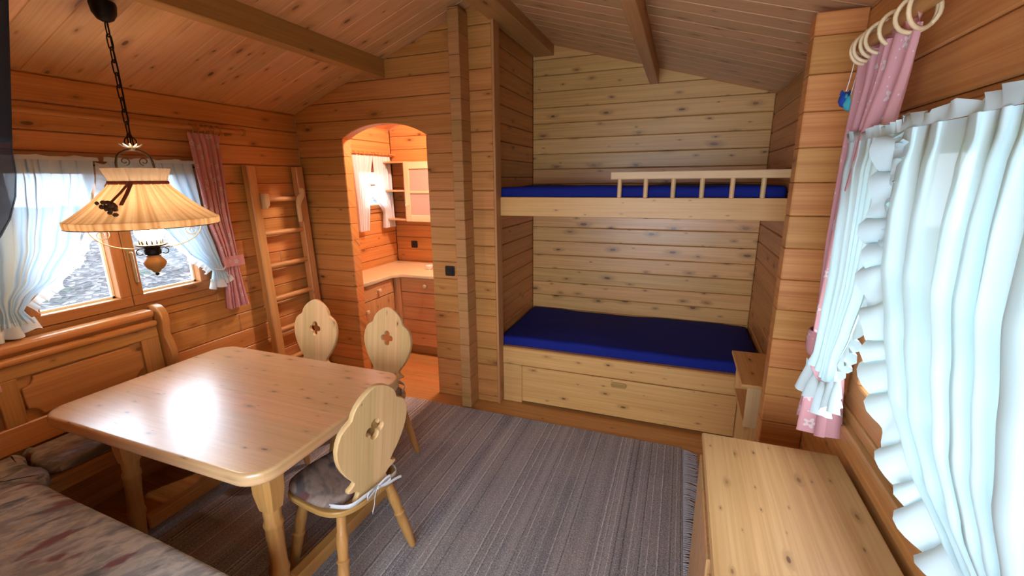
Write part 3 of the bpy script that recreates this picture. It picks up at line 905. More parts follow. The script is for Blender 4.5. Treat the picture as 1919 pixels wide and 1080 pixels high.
outline_board('raised_panel', [field(.40, .92, .652, .864)], .016, 'bench_wood', b, pm, bev=.006, grain=0)
# shaped end cheek, profile in (x, z)
ck = [(-3.10, .42), (-2.93, .42), (-2.925, .50), (-2.945, .58), (-2.955, .66), (-2.935, .72), (-2.925, .78), (-2.945, .84), (-2.965, .88), (-2.955, .93), (-2.945, .97), (-2.95, 1.01), (-2.97, 1.045), (-3.00, 1.065), (-3.04, 1.07), (-3.075, 1.06), (-3.10, 1.03)]
cm = Matrix(((1, 0, 0, 2.9), (0, 0, 1, 1.692 - 1.0), (0, 1, 0, 0), (0, 0, 0, 1)))
outline_board('end_cheek', [ck], .045, 'bench_wood', b, cm, bev=.008, grain=1, res=2)

def pad(name, label, outline, z0, z1, loc, rz=0, shift=(0, 0)):
    """an upholstered pad with rounded border"""
    cx = sum(p[0] for p in outline) / len(outline); cy = sum(p[1] for p in outline) / len(outline)
    ol = [(p[0] - cx, p[1] - cy) for p in outline]
    bm = bmesh.new(); rings = []
    h = z1 - z0
    for d, z in ((.012, z0), (0, z0 + .012), (0, z1 - .022), (.006, z1 - .010), (.016, z1 - .003), (.03, z1)):
        rings.append([bm.verts.new((x, y_, z)) for x, y_ in offset_poly(ol, d)])
    n = len(ol)
    for a, c in zip(rings, rings[1:]):
        for i in range(n): bm.faces.new((a[i], a[(i + 1) % n], c[(i + 1) % n], c[i]))
    bm.faces.new(rings[0]); bm.faces.new(rings[-1])
    o = finish(name, bm, 'upholstery', None, 0, True)
    d_ = o.data.uv_layers[0].data
    for l in o.data.loops: d_[l.index].uv = Vector(d_[l.index].uv) + Vector(shift)
    o.location = (cx, cy, 0); o.rotation_euler.z = rz
    tag(o, label, 'cushion', 'bench cushions')
    return o
def dense(pts, k=5):
    return [tuple(p)[:2] for p in smooth_path([(*q, 0) for q in pts], k)]
wav = [(-3.00, .945), (-2.97, .952), (-2.93, .950), (-2.90, .935), (-2.85, .925), (-2.80, .922), (-2.735, .935)]
g_ = .008
pad('bench_cushion', 'floral cushion on the bench along the window wall, under the table edge', [(-2.985, 1.65)] + [(x, y_ + g_) for x, y_ in dense(wav, 3)] + [(-2.712, .97), (-2.705, 1.05), (-2.70, 1.64), (-2.71, 1.655)], .441, .51, None)
pad('bench_cushion', 'floral corner cushion with wavy edge between the two bench cushions', dense([(-2.745, .925), (-2.80, .912), (-2.85, .915), (-2.90, .925), (-2.93, .940), (-2.97, .942), (-3.00, .935)], 3) + [(-3.005, .56), (-3.0, .545), (-2.79, .54), (-2.75, .58), (-2.72, .70), (-2.708, .78), (-2.675, .83), (-2.635, .86), (-2.632, .885), (-2.66, .91), (-2.70, .922)], .441, .512, None, shift=(.7, .3))
pad('bench_cushion', 'long floral cushion on the bench nearest the viewer', [(-2.71, .40), (-1.22, .385), (-1.20, .40), (-1.20, .79), (-1.215, .803), (-1.80, .830), (-2.35, .846)] + dense([(-2.48, .852), (-2.56, .856), (-2.615, .850), (-2.655, .828), (-2.685, .79), (-2.705, .75), (-2.72, .68)], 3), .441, .514, None, shift=(1.9, .9))

# ------------------------------------------------------------------ ladder
l = tag(empty('bunk_ladder', (-3.09, 2.77, 0)), 'wooden ladder with pale hooks standing in the corner', 'ladder')
for y0 in (-.275, .185):
    o = box('rail', (-.030, y0, 0), (.030, y0 + .075, 1.93), 'ladder_wood', l, .006, grain=2)
    for v in o.data.vertices: v.co.x += .06 * (1 - v.co.z / 1.93) + .002
for z in (.06, .336, .605, .873, 1.142, 1.405, 1.668):
    xo = .06 * (1 - z / 1.93)
    tube('rung', [(xo, -.225, z), (xo, .22, z)], .021, 'ladder_wood', l, 12, grain=1)
hk = [(0, 0), (.03, .01), (.032, .13), (.05, .17), (.075, .20), (.085, .23), (.08, .27), (.05, .275), (.045, .235), (.02, .215), (.002, .18), (-.004, .12)]
hm = lambda x, y_, z: Matrix(((0, 0, 1, x), (1, 0, 0, y_), (0, 1, 0, z), (0, 0, 0, 1)))
outline_board('hook', [[(a - .02, c) for a, c in dense(hk + hk[:1], 3)[:-1]]], .022, 'pale_wood', l, hm(.062, .145, 1.475), bev=.003)
outline_board('hook', [[(0, 0), (.018, .005), (.04, .03), (.044, .07), (.044, .115), (.0, .118)]], .05, 'pale_wood', l, hm(.055, -.195, 1.60), bev=.004)

# ------------------------------------------------------------------ bunks
u = tag(empty('upper_bunk', (-.37, 3.6, 1.54)), 'upper bunk with pine front board and low guard rail', 'bed')
def ub(o, nm, lo, hi, mat='bed_wood', bev=.004, grain=None):
    q = box(nm, lo, hi, mat, None, bev, grain=grain); q.data.transform(Matrix.Translation(-o.location)); q.parent = o; return q
ub(u, 'front_board', (-1.285, 3.145, 1.538), (XR - .003, 3.180, 1.677))
ub(u, 'bed_base', (XA + .002, 3.181, 1.56), (XR - .003, Y2 - .003, 1.60), bev=0)
gr = ub(u, 'guard_rail', (-.470, 3.148, 1.797), (XR - .003, 3.178, 1.849), 'rail_wood', .005)
for x in (-.408, -.236, -.062, .113, .289, .462):
    q = tube('spindle', [(x + .37, 3.163 - 3.6, 1.672 - 1.54), (x + .37, 3.163 - 3.6, 1.80 - 1.54)], .0155, 'rail_wood', gr, 10)
w_ = tag(empty('lower_bunk', (-.37, 3.6, 0)), 'built-in lower bunk with a wide drawer beneath', 'bed')
ub(w_, 'front_board', (-1.285, 3.150, .335), (XR - .003, 3.185, .474)); ub(w_, 'edge_strip', (-1.285, 3.150, .475), (XR - .003, 3.192, .486), 'floor_wood', .002)
ub(w_, 'front_panel', (-1.285, 3.152, 0), (-1.122, 3.180, .332), grain=0); ub(w_, 'front_panel', (.462, 3.152, 0), (XR - .003, 3.180, .332), grain=2)
dr = ub(w_, 'drawer', (-1.118, 3.146, .022), (.458, 3.180, .331), bev=.003)
o = outline_board('handle', [rrect(-.058, -.020, .058, .020, .018, 4)], .012, 'seat_wood', dr, Matrix(((1, 0, 0, -.345 + .37), (0, 0, 1, 3.142 - 3.6), (0, 1, 0, .288), (0, 0, 0, 1))), bev=.004, grain=0)
ub(w_, 'bed_base', (XA + .002, 3.186, .33), (XR - .003, Y2 - .003, .40), bev=0)
def mattress(label, z0, z1):
    bm = bmesh.new(); box_into(bm, (XA + .012, 3.196, z0), (XR - .012, Y2 - .012, z1), .028, 4)
    bmesh.ops.subdivide_edges(bm, edges=[e for e in bm.edges if e.calc_length() > .5], cuts=20, use_grid_fill=True)
    for v in bm.verts:
        if v.co.z > z1 - .01: v.co.z += .006 * math.sin(v.co.x * 4.3 + 1) * math.sin(v.co.y * 5) - .002 * math.sin(v.co.x * 13)
    o = finish('mattress', bm, 'blue_sheet', None, 0, True)
    tag(o, label, 'mattress', 'blue mattresses of the bunks'); return o
mattress('royal blue mattress on the lower bunk', .401, .556); mattress('royal blue mattress behind the guard rail of the upper bunk', 1.601, 1.752)
s_ = tag(empty('bedside_shelf', (.5, 2.86, 0)), 'small box shelf at the foot of the lower bunk beside the wall stub', 'shelf')
ub(s_, 'top_board', (.388, 2.585, .655), (XR - .003, 3.125, .675), 'bed_wood', .003, 1); ub(s_, 'front_board', (.425, 2.61, .40), (XR - .003, 2.63, .654), 'rail_wood', .003, 2)
ub(s_, 'back_board', (.425, 3.10, .40), (XR - .003, 3.122, .654), 'bed_wood', .003, 2); ub(s_, 'bottom_board', (.425, 2.632, .40), (XR - .003, 3.098, .418), 'bed_wood', .003, 1)
ub(s_, 'bearer', (XR - .03, 2.632, .0), (XR - .004, 3.098, .398), 'bed_wood', .003, 2)

# ------------------------------------------------------------------ dresser
d = tag(empty('dresser', (.365, 1.15, 0)), 'low pine dresser with a knotty top below the ruffled curtains', 'dresser')
ub(d, 'top', (.140, .55, .812), (.588, 1.705, .836), 'dresser_wood', .005, 1)
ub(d, 'body', (.157, .57, .04), (.580, 1.690, .811), 'dresser_wood', .004, 1)
ub(d, 'moulding', (.147, .56, .780), (.1565, 1.698, .811), 'dresser_wood', .003, 1)
for y0, y1 in ((.60, 1.10), (1.14, 1.665)):
    dd = ub(d, 'door', (.138, y0, .10), (.1565, y1, .765), 'dresser_wood', .004, 2)
    ky = y0 + .05 if y0 > 1 else y1 - .05
    q = lathe('knob', [(.006, 0), (.008, .01), (.016, .02), (.016, .028), (0, .034)], 'old_iron', dd, 12, (.138 - .365, ky - 1.15, .50), (-1, 0, 0))
for x in (.16, .54):
    for y0 in (.58, 1.645): ub(d, 'foot', (x, y0, 0), (x + .04, y0 + .04, .04), 'dresser_wood', .003, 2)

# ------------------------------------------------------------------ rug
r_ = box('rug', (-2.62, .79, .0005), (.132, 2.905, .014), 'rug_wool', None, .004, grain=0)
tag(r_, 'large grey striped wool rug with fringed ends', 'rug')
bm = bmesh.new(); rf = random.Random(5)
yy = 1.722
while yy < 2.89:
    k = rf.uniform(-.012, .012); L = rf.uniform(.075, .10)
    tube_into(bm, smooth_path([(.131, yy, .008), (.131 + L * .35, yy + k * .5, .012), (.131 + L * .7, yy + k * 1.4 + rf.uniform(-.008, .008), .006), (.131 + L, yy + k * 1.8, .004)], 2), [.0034] * 6 + [.002], 5)
    yy += .0088
f_ = finish('fringe', bm, 'fringe_wool', r_, 0, 'all'); tag(f_, kind='stuff')

# ------------------------------------------------------------------ hanging lamp
LX, LY = -2.47, 1.42
zc = zceil(LX)
lp = tag(empty('pendant_lamp', (LX, LY, zc)), 'hanging lamp with a pleated linen shade on a black chain', 'lamp')
def L(z): return z - zc
lathe('canopy', [(.0, L(2.505)), (.012, L(2.505)), (.03, L(2.515)), (.045, L(2.54)), (.05, L(2.575)), (.047, L(zc - .012)), (.0, L(zc - .012))], 'black_iron', lp, 16)
z = 2.51; k = 0
tube('cord', [(0.006, 0, L(2.51)), (.009, .004, L(2.3)), (.004, .006, L(2.1)), (0, 0, L(1.985))], .0035, 'black_iron', lp, 6)
while z > 2.03:
    P = []
    for i in range(14):
        a = 2 * math.pi * i / 14
        x = .010 * math.cos(a); zz = .019 * math.sin(a) + (.014 if math.sin(a) > 0 else -.014)
        P.append((x if k % 2 == 0 else 0, 0 if k % 2 == 0 else x, L(z - .033) + zz))
    tube('chain_link', P, .0032, 'black_iron', lp, 6, True)
    z -= .053; k += 1
PX, PY = .498, .867
def ring_pts(r, z, n=24): return [(r * math.cos(2 * math.pi * i / n), r * math.sin(2 * math.pi * i / n), z) for i in range(n)]
tube('hook_ring', [(PX * .022 * math.cos(a), PY * .022 * math.cos(a), L(1.995) + .022 * math.sin(a)) for a in [2 * math.pi * i / 16 for i in range(16)]], .003, 'black_iron', lp, 6, True)
bm = bmesh.new()
for i in range(10):
    a = 2 * math.pi * i / 10
    tube_into(bm, [(.008 * math.cos(a), .008 * math.sin(a), L(1.968)), (.030 * math.cos(a), .030 * math.sin(a), L(1.975)), (.046 * math.cos(a), .046 * math.sin(a), L(1.986))], [.004, .009, .003], 6, flat=.45)
lathe_into(bm, [(.0, L(1.955)), (.012, L(1.957)), (.014, L(1.967)), (0, L(1.972))], 12)
finish('petal_crown', bm, 'pewter', lp, 2, True)
for s in (1, -1):
    for off in (.0,):
        P = smooth_path([(0, 0, L(1.958)), (s * .025 * PX, s * .025 * PY, L(1.955)), (s * .055 * PX, s * .055 * PY, L(1.935)), (s * .068 * PX, s * .068 * PY, L(1.90)), (s * .070 * PX, s * .070 * PY, L(1.85))], 5)
        tube('bracket_arm', P, .005, 'old_iron', lp, 8)
    P = []
    for i in range(26):
        a = R(-80 + i * 17); rr = .020 * (1 - i / 34)
        P.append((s * (.036 - rr * math.cos(a)) * PX, s * (.036 - rr * math.cos(a)) * PY, L(1.905) + rr * math.sin(a)))
    tube('scroll', P, .0025, 'old_iron', lp, 6)
def shade_ring(r, z, amp, n=180, ph=0):
    return [((r + amp * math.sin(i * 2 * math.pi * 30 / n + ph) + amp * .6 * math.sin(i * 2 * math.pi * 47 / n + 1.3)) * math.cos(2 * math.pi * i / n), (r + amp * math.sin(i * 2 * math.pi * 30 / n + ph) + amp * .6 * math.sin(i * 2 * math.pi * 47 / n + 1.3)) * math.sin(2 * math.pi * i / n), z) for i in range(n)]
def shade(name, prof, mat, par):
    rows = [shade_ring(r, L(z_), a) for r, z_, a in prof]
    uv = [[(i * .01, z_ * 1.0) for i in range(180)] for r, z_, a in prof]
    return grid_mesh(name, rows, mat, par, uv, True, True)
sh = shade('shade', [(.300, 1.634, .0008), (.262, 1.660, .0026), (.222, 1.690, .0034), (.185, 1.722, .0038), (.150, 1.758, .0036), (.124, 1.786, .003), (.110, 1.806, .0022)], 'shade_cloth', lp)
shade('shade_border', [(.302, 1.636, .0006), (.304, 1.633, .0006), (.3045, 1.618, .0006), (.302, 1.602, .0006)], 'shade_cloth', sh)
shade('shade_collar', [(.110, 1.806, .0016), (.115, 1.83, .002), (.122, 1.85, .0026), (.129, 1.872, .003)], 'shade_collar', sh)
tube('collar_ribbon', ring_pts(.114, L(1.806), 40), .006, 'red_ribbon', sh, 6, True, 1.6)
tube('shade_wire', ring_pts(.303, L(1.602), 48), .002, 'old_iron', sh, 6, True)
# bow ribbons and dried flower on the shade, on the side of the viewer
va = math.atan2(-LY, -LX) - R(24)
def on_shade(a, z_, off=.004):
    t_ = (z_ - 1.634) / (1.806 - 1.634); r0 = .300 + (.110 - .300) * (t_ ** .92)
    return ((r0 + off) * math.cos(a), (r0 + off) * math.sin(a), L(z_ + off))
for da in (-.05, .16):
    tube('ribbon', [on_shade(va + da * .3 + .16, 1.80, .008), on_shade(va + da * .7 + .03, 1.75, .010), on_shade(va + da - .08, 1.70, .010)], .009, 'red_ribbon', sh, 6, flat=.3)
bm = bmesh.new(); rf = random.Random(2)
c0 = Vector(on_shade(va - .06, 1.69, .02))
for i in range(26):
    p = c0 + Vector((rf.gauss(0, .012), rf.gauss(0, .012), rf.gauss(-.004, .013)))
    r0 = rf.uniform(.006, .012)
    lathe_into(bm, [(0, -r0), (r0 * .8, -r0 * .5), (r0, 0), (r0 * .8, r0 * .5), (0, r0)], 6, p, (rf.random() - .5, rf.random() - .5, rf.random() + .1))
finish('dried_flower', bm, 'dried_flower', sh, 2, False)
lathe('globe', [(.028, L(1.515)), (.046, L(1.53)), (.058, L(1.555)), (.060, L(1.58)), (.050, L(1.605)), (.035, L(1.625)), (.026, L(1.66)), (.026, L(1.70)), (0, L(1.70))], 'lamp_globe', lp, 20)
bm = bmesh.new()
lathe_into(bm, [(.0, L(1.492)), (.034, L(1.492)), (.064, L(1.502)), (.070, L(1.507)), (.062, L(1.509)), (0, L(1.508))], 20)
for i in range(14):
    a = 2 * math.pi * i / 14
    tube_into(bm, [(.044 * math.cos(a), .044 * math.sin(a), L(1.505)), (.046 * math.cos(a), .046 * math.sin(a), L(1.532))], [.005, .003], 6)
finish('gallery', bm, 'old_iron', lp, 2, True)
lathe('holder', [(0, L(1.452)), (.024, L(1.452)), (.034, L(1.458)), (.036, L(1.476)), (.032, L(1.484)), (.034, L(1.492)), (0, L(1.492))], 'black_iron', lp, 18)
lathe('wooden_body', [(0, L(1.362)), (.014, L(1.364)), (.020, L(1.375)), (.034, L(1.385)), (.044, L(1.400)), (.048, L(1.414)), (.044, L(1.425)), (.034, L(1.436)), (.029, L(1.444)), (.032, L(1.4515)), (0, L(1.4515))], 'leg_wood', lp, 20)
lathe('finial', [(0, L(1.346)), (.006, L(1.349)), (.009, L(1.355)), (.007, L(1.362)), (0, L(1.362))], 'black_iron', lp, 12)
for s in (1, -1):
    P = smooth_path([(s * .03, 0, L(1.488)), (s * .08, 0, L(1.490)), (s * .14, 0, L(1.505)), (s * .19, 0, L(1.535)), (s * .215, 0, L(1.57)), (s * .222, 0, L(1.602)), (s * .240, 0, L(1.622))], 5)
    tube('lower_arm', [(p[0] * PX, p[0] * PY, p[2]) for p in P], .003, 'pewter', lp, 6)
    P = []
    for i in range(28):
        a = R(100 + i * 17); rr = .030 * (1 - i / 38)
        x = .175 + rr * math.cos(a)
        P.append((s * x * PX, s * x * PY, L(1.566) + rr * math.sin(a)))
    tube('scroll', P, .0025, 'pewter', lp, 6)
    P = []
    for i in range(14):
        a = R(90 - i * 18); x = .050 + .014 * math.cos(a)
        P.append((s * x * PX, s * x * PY, L(1.470) + .014 * math.sin(a)))
    tube('scroll', P, .0025, 'black_iron', lp, 6)

# ------------------------------------------------------------------ curtains
def interp(rows, z):
    for a, c in zip(rows, rows[1:]):
        if a[0] >= z >= c[0]:
            t_ = (a[0] - z) / (a[0] - c[0]); t_ = t_ * t_ * (3 - 2 * t_) * .5 + t_ * .5
            return [a[i] + (c[i] - a[i]) * t_ for i in range(1, len(a))]
    return list(rows[-1][1:])
def drape(name, rows, pleats, mat, parent, width, nz=46, ph=0.0, hem=None, sgn=1, fold=1.0):
    """cloth hanging in a plane along Y; rows: (z, y_start, y_end, x, depth of folds)"""
    zt, zb = rows[0][0], rows[-1][0]; nc = pleats * 9
    G = []; U = []
    for i in range(nz + 1):
        z_ = zt + (zb - zt) * i / nz
        ya, yb, x, amp = interp(rows, z_)
        r_ = []; u_ = []
        for j in range(nc + 1):
            s = j / nc
            f = 2 * math.pi * pleats * (s + .030 * math.sin(11 * s + ph) + .018 * math.sin(23 * s + 2 * ph)) + ph
            am = .55 + .45 * math.sin(6.5 * s + 2.1 * ph + .8 * z_)
            dx = fold * amp * (.6 + .8 * am) * (math.sin(f + .5 * math.sin(2.3 * z_ + 3 * s)) + .35 * math.sin(.43 * f + 1 + z_))
            y_ = ya + (yb - ya) * (s + .012 * math.sin(f * 2 + z_ * 2))
            zz = z_ + (hem(s) * (i / nz) ** 2 if hem else 0)
            r_.append((x + sgn * dx, y_, zz)); u_.append((s * width, z_))
        G.append(r_); U.append(u_)
    return grid_mesh(name, G, mat, parent, U)
def ruffle(name, path, out, w, mat, parent, wl=.045, amp=.014, nw=4):
    """gathered strip along a path (world points), growing in direction out(i) (unit vector)"""
    P = smooth_path(path, 18); n = len(P)
    ln = 0; G = [[] for _ in range(nw + 1)]; U = [[] for _ in range(nw + 1)]
    for i in range(n):
        if i: ln += (P[i] - P[i - 1]).length
        t_ = (P[min(i + 1, n - 1)] - P[max(i - 1, 0)]).normalized()
        o_ = Vector(out(i / (n - 1))).normalized(); o_ = (o_ - t_ * o_.dot(t_)).normalized()
        nn = t_.cross(o_)
        ph = 2 * math.pi * ln / wl + 1.7 * math.sin(ln * 23) + .8 * math.sin(ln * 61)
        ww = w * (1 + .16 * math.sin(ln * 37) + .10 * math.sin(ln * 83))
        for k in range(nw + 1):
            q = k / nw
            G[k].append(P[i] + o_ * (q * ww) + nn * (amp * q ** .7 * math.sin(ph)) + t_ * (.25 * wl * q * math.cos(ph)))
            U[k].append((ln, q * ww))
    return grid_mesh(name, G, mat, parent, U)
def rod_with_rings(name, label, x, y0, y1, z, mat, r, wall_x, brackets=()):
    o = tag(empty(name, (x, (y0 + y1) / 2, z)), label, 'curtain rod')
    tube('pole', [(0, y0 - (y0 + y1) / 2, 0), (0, y1 - (y0 + y1) / 2, 0)], r, mat, o, 14, grain=1)
    for e, s in ((y1, 1), (y0, -1)):
        lathe('end_cap', [(r * .9, 0), (r * 1.25, .004), (r * 1.3, .018), (r * .9, .026), (0, .03)], mat, o, 14, (0, e - (y0 + y1) / 2, 0), (0, s, 0))
    for yb in brackets:
        dx = wall_x - x
        tube('bracket', [(dx * .995, yb - (y0 + y1) / 2, -.02), (dx * .5, yb - (y0 + y1) / 2, -.02), (0, yb - (y0 + y1) / 2, -r - .002)], .010, mat, o, 8)
    return o
def ring_on(par, x, y, z, R_, r, mat, tilt=0.0):
    m = Matrix.Translation((x, y, z)) @ Matrix.Rotation(tilt, 4, 'Z')
    P = [m @ Vector((R_ * math.cos(a), 0, R_ * math.sin(a))) for a in [2 * math.pi * i / 24 for i in range(24)]]
    return tube('curtain_ring', P, r, mat, par, 8, True)

# --- window above the bench
rod_with_rings('curtain_rod', 'long round wooden curtain rod above the bench window', -3.06, .55, 2.50, 2.160, 'rod_wood', .018, XL, (.8, 2.42))
c = tag(empty('pink_curtain', (0, 0, 0)), 'pink dotted curtain tied back beside the ladder', 'curtain', 'pink curtains')
drape('cloth', [(2.125, 2.10, 2.33, -3.055, .010), (2.05, 2.11, 2.325, -3.055, .020), (1.6, 2.13, 2.31, -3.055, .022), (1.30, 2.19, 2.315, -3.055, .020), (1.22, 2.20, 2.31, -3.055, .016), (1.10, 2.19, 2.32, -3.055, .022), (.90, 2.175, 2.345, -3.055, .026)], 6, 'pink_cloth', c, .75)
drape('tie_band', [(1.285, 2.175, 2.335, -3.025, .004), (1.21, 2.175, 2.335, -3.022, .004)], 2, 'pink_cloth', c, .2, 4)
drape('tie_band', [(1.285, 2.175, 2.335, -3.085, .004), (1.21, 2.175, 2.335, -3.088, .004)], 2, 'pink_cloth', c, .2, 4)
for i in range(6): ring_on(c, -3.06, 2.125 + i * .037, 2.152, .030, .0035, 'rod_wood', random.uniform(-.25, .25))
c = tag(empty('pink_curtain', (0, 0, 0)), 'pink dotted curtain mostly out of view at the picture edge above the bench', 'curtain', 'pink curtains')
drape('cloth', [(2.125, .62, .88, -3.055, .012), (1.6, .66, .90, -3.055, .022), (1.25, .80, .93, -3.03, .014), (1.16, .80, .91, -2.965, .012), (1.08, .80, .915, -2.935, .014), (.86, .80, .94, -2.930, .018)], 6, 'pink_cloth', c, .75)
for i in range(6): ring_on(c, -3.06, .64 + i * .042, 2.152, .030, .0035, 'rod_wood', random.uniform(-.25, .25))
# iron rod of the white curtains
o = tag(empty('cafe_rod', (-3.075, 1.6, 1.905)), 'thin iron rod carrying the white curtains of the bench window', 'curtain rod')
tube('pole', [(0, -.72, 0), (0, .60, 0)], .006, 'black_iron', o, 8); lathe('end_cap', [(.006, 0), (.014, .004), (.014, .03), (0, .036)], 'black_iron', o, 12, (0, .60, 0), (0, 1, 0))
for y_ in (-.65, .58): tube('bracket', [(-.026, y_, 0), (0, y_, 0)], .006, 'black_iron', o, 8)
WA = [(1.925, .93, 1.56, -3.055, .010), (1.88, .93, 1.555, -3.055, .006), (1.84, .93, 1.55, -3.05, .012), (1.70, .94, 1.50, -3.045, .018), (1.50, .95, 1.41, -3.04, .020), (1.33, .97, 1.28, -3.04, .020), (1.24, 1.00, 1.16, -3.045, .016), (1.19, 1.02, 1.12, -3.045, .012), (1.12, .99, 1.15, -3.04, .022)]
c = tag(empty('white_curtain', (0, 0, 0)), 'ruffled sheer white curtain swept towards the picture edge at the bench window', 'curtain', 'white ruffled curtains')
drape('cloth', WA, 9, 'sheer_white_lit', c, .9, fold=.5)
edge = lambda rows, i, zs: [(interp(rows, z_)[2], interp(rows, z_)[i], z_) for z_ in zs]
ruffle('ruffle', edge(WA, 1, (1.92, 1.8, 1.65, 1.5, 1.38, 1.28, 1.21)), lambda t_: (0, 1 - .3 * t_, -.2 - .8 * t_), .055, 'ruffle_white_lit', c)
ruffle('hem_ruffle', [(-3.04, .99, 1.15), (-3.04, 1.07, 1.14), (-3.04, 1.15, 1.15)], lambda t_: (0, t_ - .5, -1), .075, 'ruffle_white_lit', c, .05, .02)
ruffle('heading', [(-3.055, .93, 1.925), (-3.055, 1.25, 1.925), (-3.055, 1.58, 1.925)], lambda t_: (0, .0, 1), .022, 'ruffle_white_lit', c, .024, .008)
WB = [(1.925, 1.62, 2.10, -3.055, .010), (1.88, 1.625, 2.10, -3.055, .006), (1.84, 1.63, 2.105, -3.05, .012), (1.68, 1.72, 2.11, -3.045, .018), (1.50, 1.86, 2.12, -3.04, .020), (1.36, 1.95, 2.15, -3.04, .018), (1.25, 2.06, 2.17, -3.045, .012), (1.20, 2.10, 2.185, -3.045, .012), (1.13, 2.08, 2.22, -3.04, .020)]
c = tag(empty('white_curtain', (0, 0, 0)), 'ruffled sheer white curtain behind the lamp shade at the bench window', 'curtain', 'white ruffled curtains')
drape('cloth', WB, 8, 'sheer_white_lit', c, .8, fold=.5)
ruffle('ruffle', edge(WB, 0, (1.92, 1.8, 1.65, 1.5, 1.38, 1.28, 1.21)), lambda t_: (0, -1 + .3 * t_, -.2 - .6 * t_), .045, 'ruffle_white_lit', c)
ruffle('hem_ruffle', [(-3.04, 2.07, 1.15), (-3.04, 2.15, 1.14), (-3.04, 2.22, 1.16)], lambda t_: (0, t_ - .4, -1), .06, 'ruffle_white_lit', c, .05, .02)
ruffle('heading', [(-3.055, 1.60, 1.925), (-3.055, 1.85, 1.925), (-3.055, 2.11, 1.925)], lambda t_: (0, .0, 1), .022, 'ruffle_white_lit', c, .024, .008)
tube('tie_cord', smooth_path([(-3.04, 2.11, 1.215), (-3.01, 2.15, 1.205), (-3.03, 2.19, 1.225), (-3.06, 2.23, 1.26)], 5), .006, 'white_ribbon', c, 6)

# --- window by the dresser
ro = rod_with_rings('curtain_rod', 'thick wooden curtain rod with pale rings above the dresser window', .51, .35, 1.865, 2.205, 'rod_wood', .020, XR, (.5, 1.80))
c = tag(empty('pink_curtain', (0, 0, 0)), 'pink flowered curtain hanging beside the dresser window', 'curtain', 'pink curtains')
drape('cloth', [(2.165, 1.885, 1.47, .51, .014), (2.10, 1.875, 1.49, .51, .016), (1.9, 1.85, 1.58, .51, .026), (1.6, 1.81, 1.66, .51, .034), (1.30, 1.765, 1.69, .51, .034), (1.22, 1.755, 1.69, .51, .030), (1.10, 1.77, 1.67, .515, .036), (.93, 1.79, 1.64, .515, .042)], 7, 'pink_cloth', c, .85, ph=1.0)
ruffle('heading', [(.51, 1.885, 2.16), (.51, 1.70, 2.16), (.51, 1.47, 2.16)], lambda t_: (0, 0, 1), .04, 'pink_cloth', c, .05, .014)
lathe('tie_band', [(.060, 0), (.066, .02), (.068, .05), (.064, .085), (.060, .087), (.062, .05), (.058, .004)], 'pink_cloth', c, 24, (.51, 1.725, 1.20))
for i, (y_, t_) in enumerate(((1.84, .2), (1.80, -.1), (1.755, .15), (1.70, -.2), (1.62, .25), (1.50, -.5), (1.47, .55))):
    ring_on(c, .51, y_, 2.192, .043, .0055, 'pale_wood', t_)
for i, (m_, y_, x_, dz) in enumerate((('felt_blue', 1.885, .485, .165), ('felt_teal', 1.875, .497, .178), ('felt_yellow', 1.86, .512, .16))):
    nm = ('dark blue', 'turquoise', 'yellow')[i]
    q = tag(empty('felt_charm', (x_, y_, 2.19)), nm + ' felt charm on a white thread hung from the rod end', 'ornament', 'felt charms')
    tube('thread', [(.01, -.012, .0), (.004, -.004, -dz * .5), (0, 0, -dz + .05)], .0014, 'string_white', q, 5)
    bm = bmesh.new()
    lathe_into(bm, [(0, -dz), (.012, -dz + .006), (.019, -dz + .022), (.016, -dz + .038), (.009, -dz + .048), (0, -dz + .052)], 12)
    lathe_into(bm, [(0, -.008), (.006, -.003), (.004, .006), (0, .012)], 8, (.012, .004, -dz + .046)); lathe_into(bm, [(0, -.008), (.006, -.003), (.004, .006), (0, .012)], 8, (-.012, -.004, -dz + .046))
    finish('body', bm, m_, q, 2, True)
o = tag(empty('cafe_rod', (.49, 1.1, 1.885)), 'thin rod carrying the white curtains of the dresser window', 'curtain rod')
tube('pole', [(0, -.80, 0), (0, .62, 0)], .007, 'brass', o, 8); tube('bracket', [(.122, .60, 0), (0, .60, 0)], .006, 'brass', o, 8); tube('bracket', [(.122, -.78, 0), (0, -.78, 0)], .006, 'brass', o, 8)
RA = [(1.902, 1.735, 1.345, .475, .010), (1.865, 1.735, 1.345, .475, .007), (1.82, 1.73, 1.345, .47, .012), (1.7, 1.68, 1.34, .465, .020), (1.5, 1.64, 1.34, .46, .024), (1.38, 1.625, 1.37, .455, .026), (1.29, 1.63, 1.42, .455, .024), (1.24, 1.64, 1.43, .455, .022), (1.19, 1.66, 1.38, .45, .030)]
c = tag(empty('white_curtain', (0, 0, 0)), 'ruffled white curtain tied back over the pink curtain by the dresser', 'curtain', 'white ruffled curtains')
drape('cloth', RA, 7, 'sheer_white', c, .8, ph=.6, fold=.34)
ruffle('hem_ruffle', [(.44, 1.68, 1.20), (.44, 1.60, 1.185), (.43, 1.48, 1.20), (.44, 1.37, 1.25)], lambda t_: (0, .6 - 1.0 * t_, -1), .09, 'ruffle_white', c, .07, .024)
ruffle('ruffle', [(.46, 1.345, 1.88), (.46, 1.335, 1.7), (.455, 1.34, 1.5), (.45, 1.365, 1.38), (.445, 1.42, 1.28)], lambda t_: (0, -1, -.3), .05, 'ruffle_white', c)
ruffle('heading', [(.475, 1.745, 1.902), (.475, 1.5, 1.902), (.475, 1.33, 1.902)], lambda t_: (0, 0, 1), .028, 'ruffle_white', c, .03, .010)
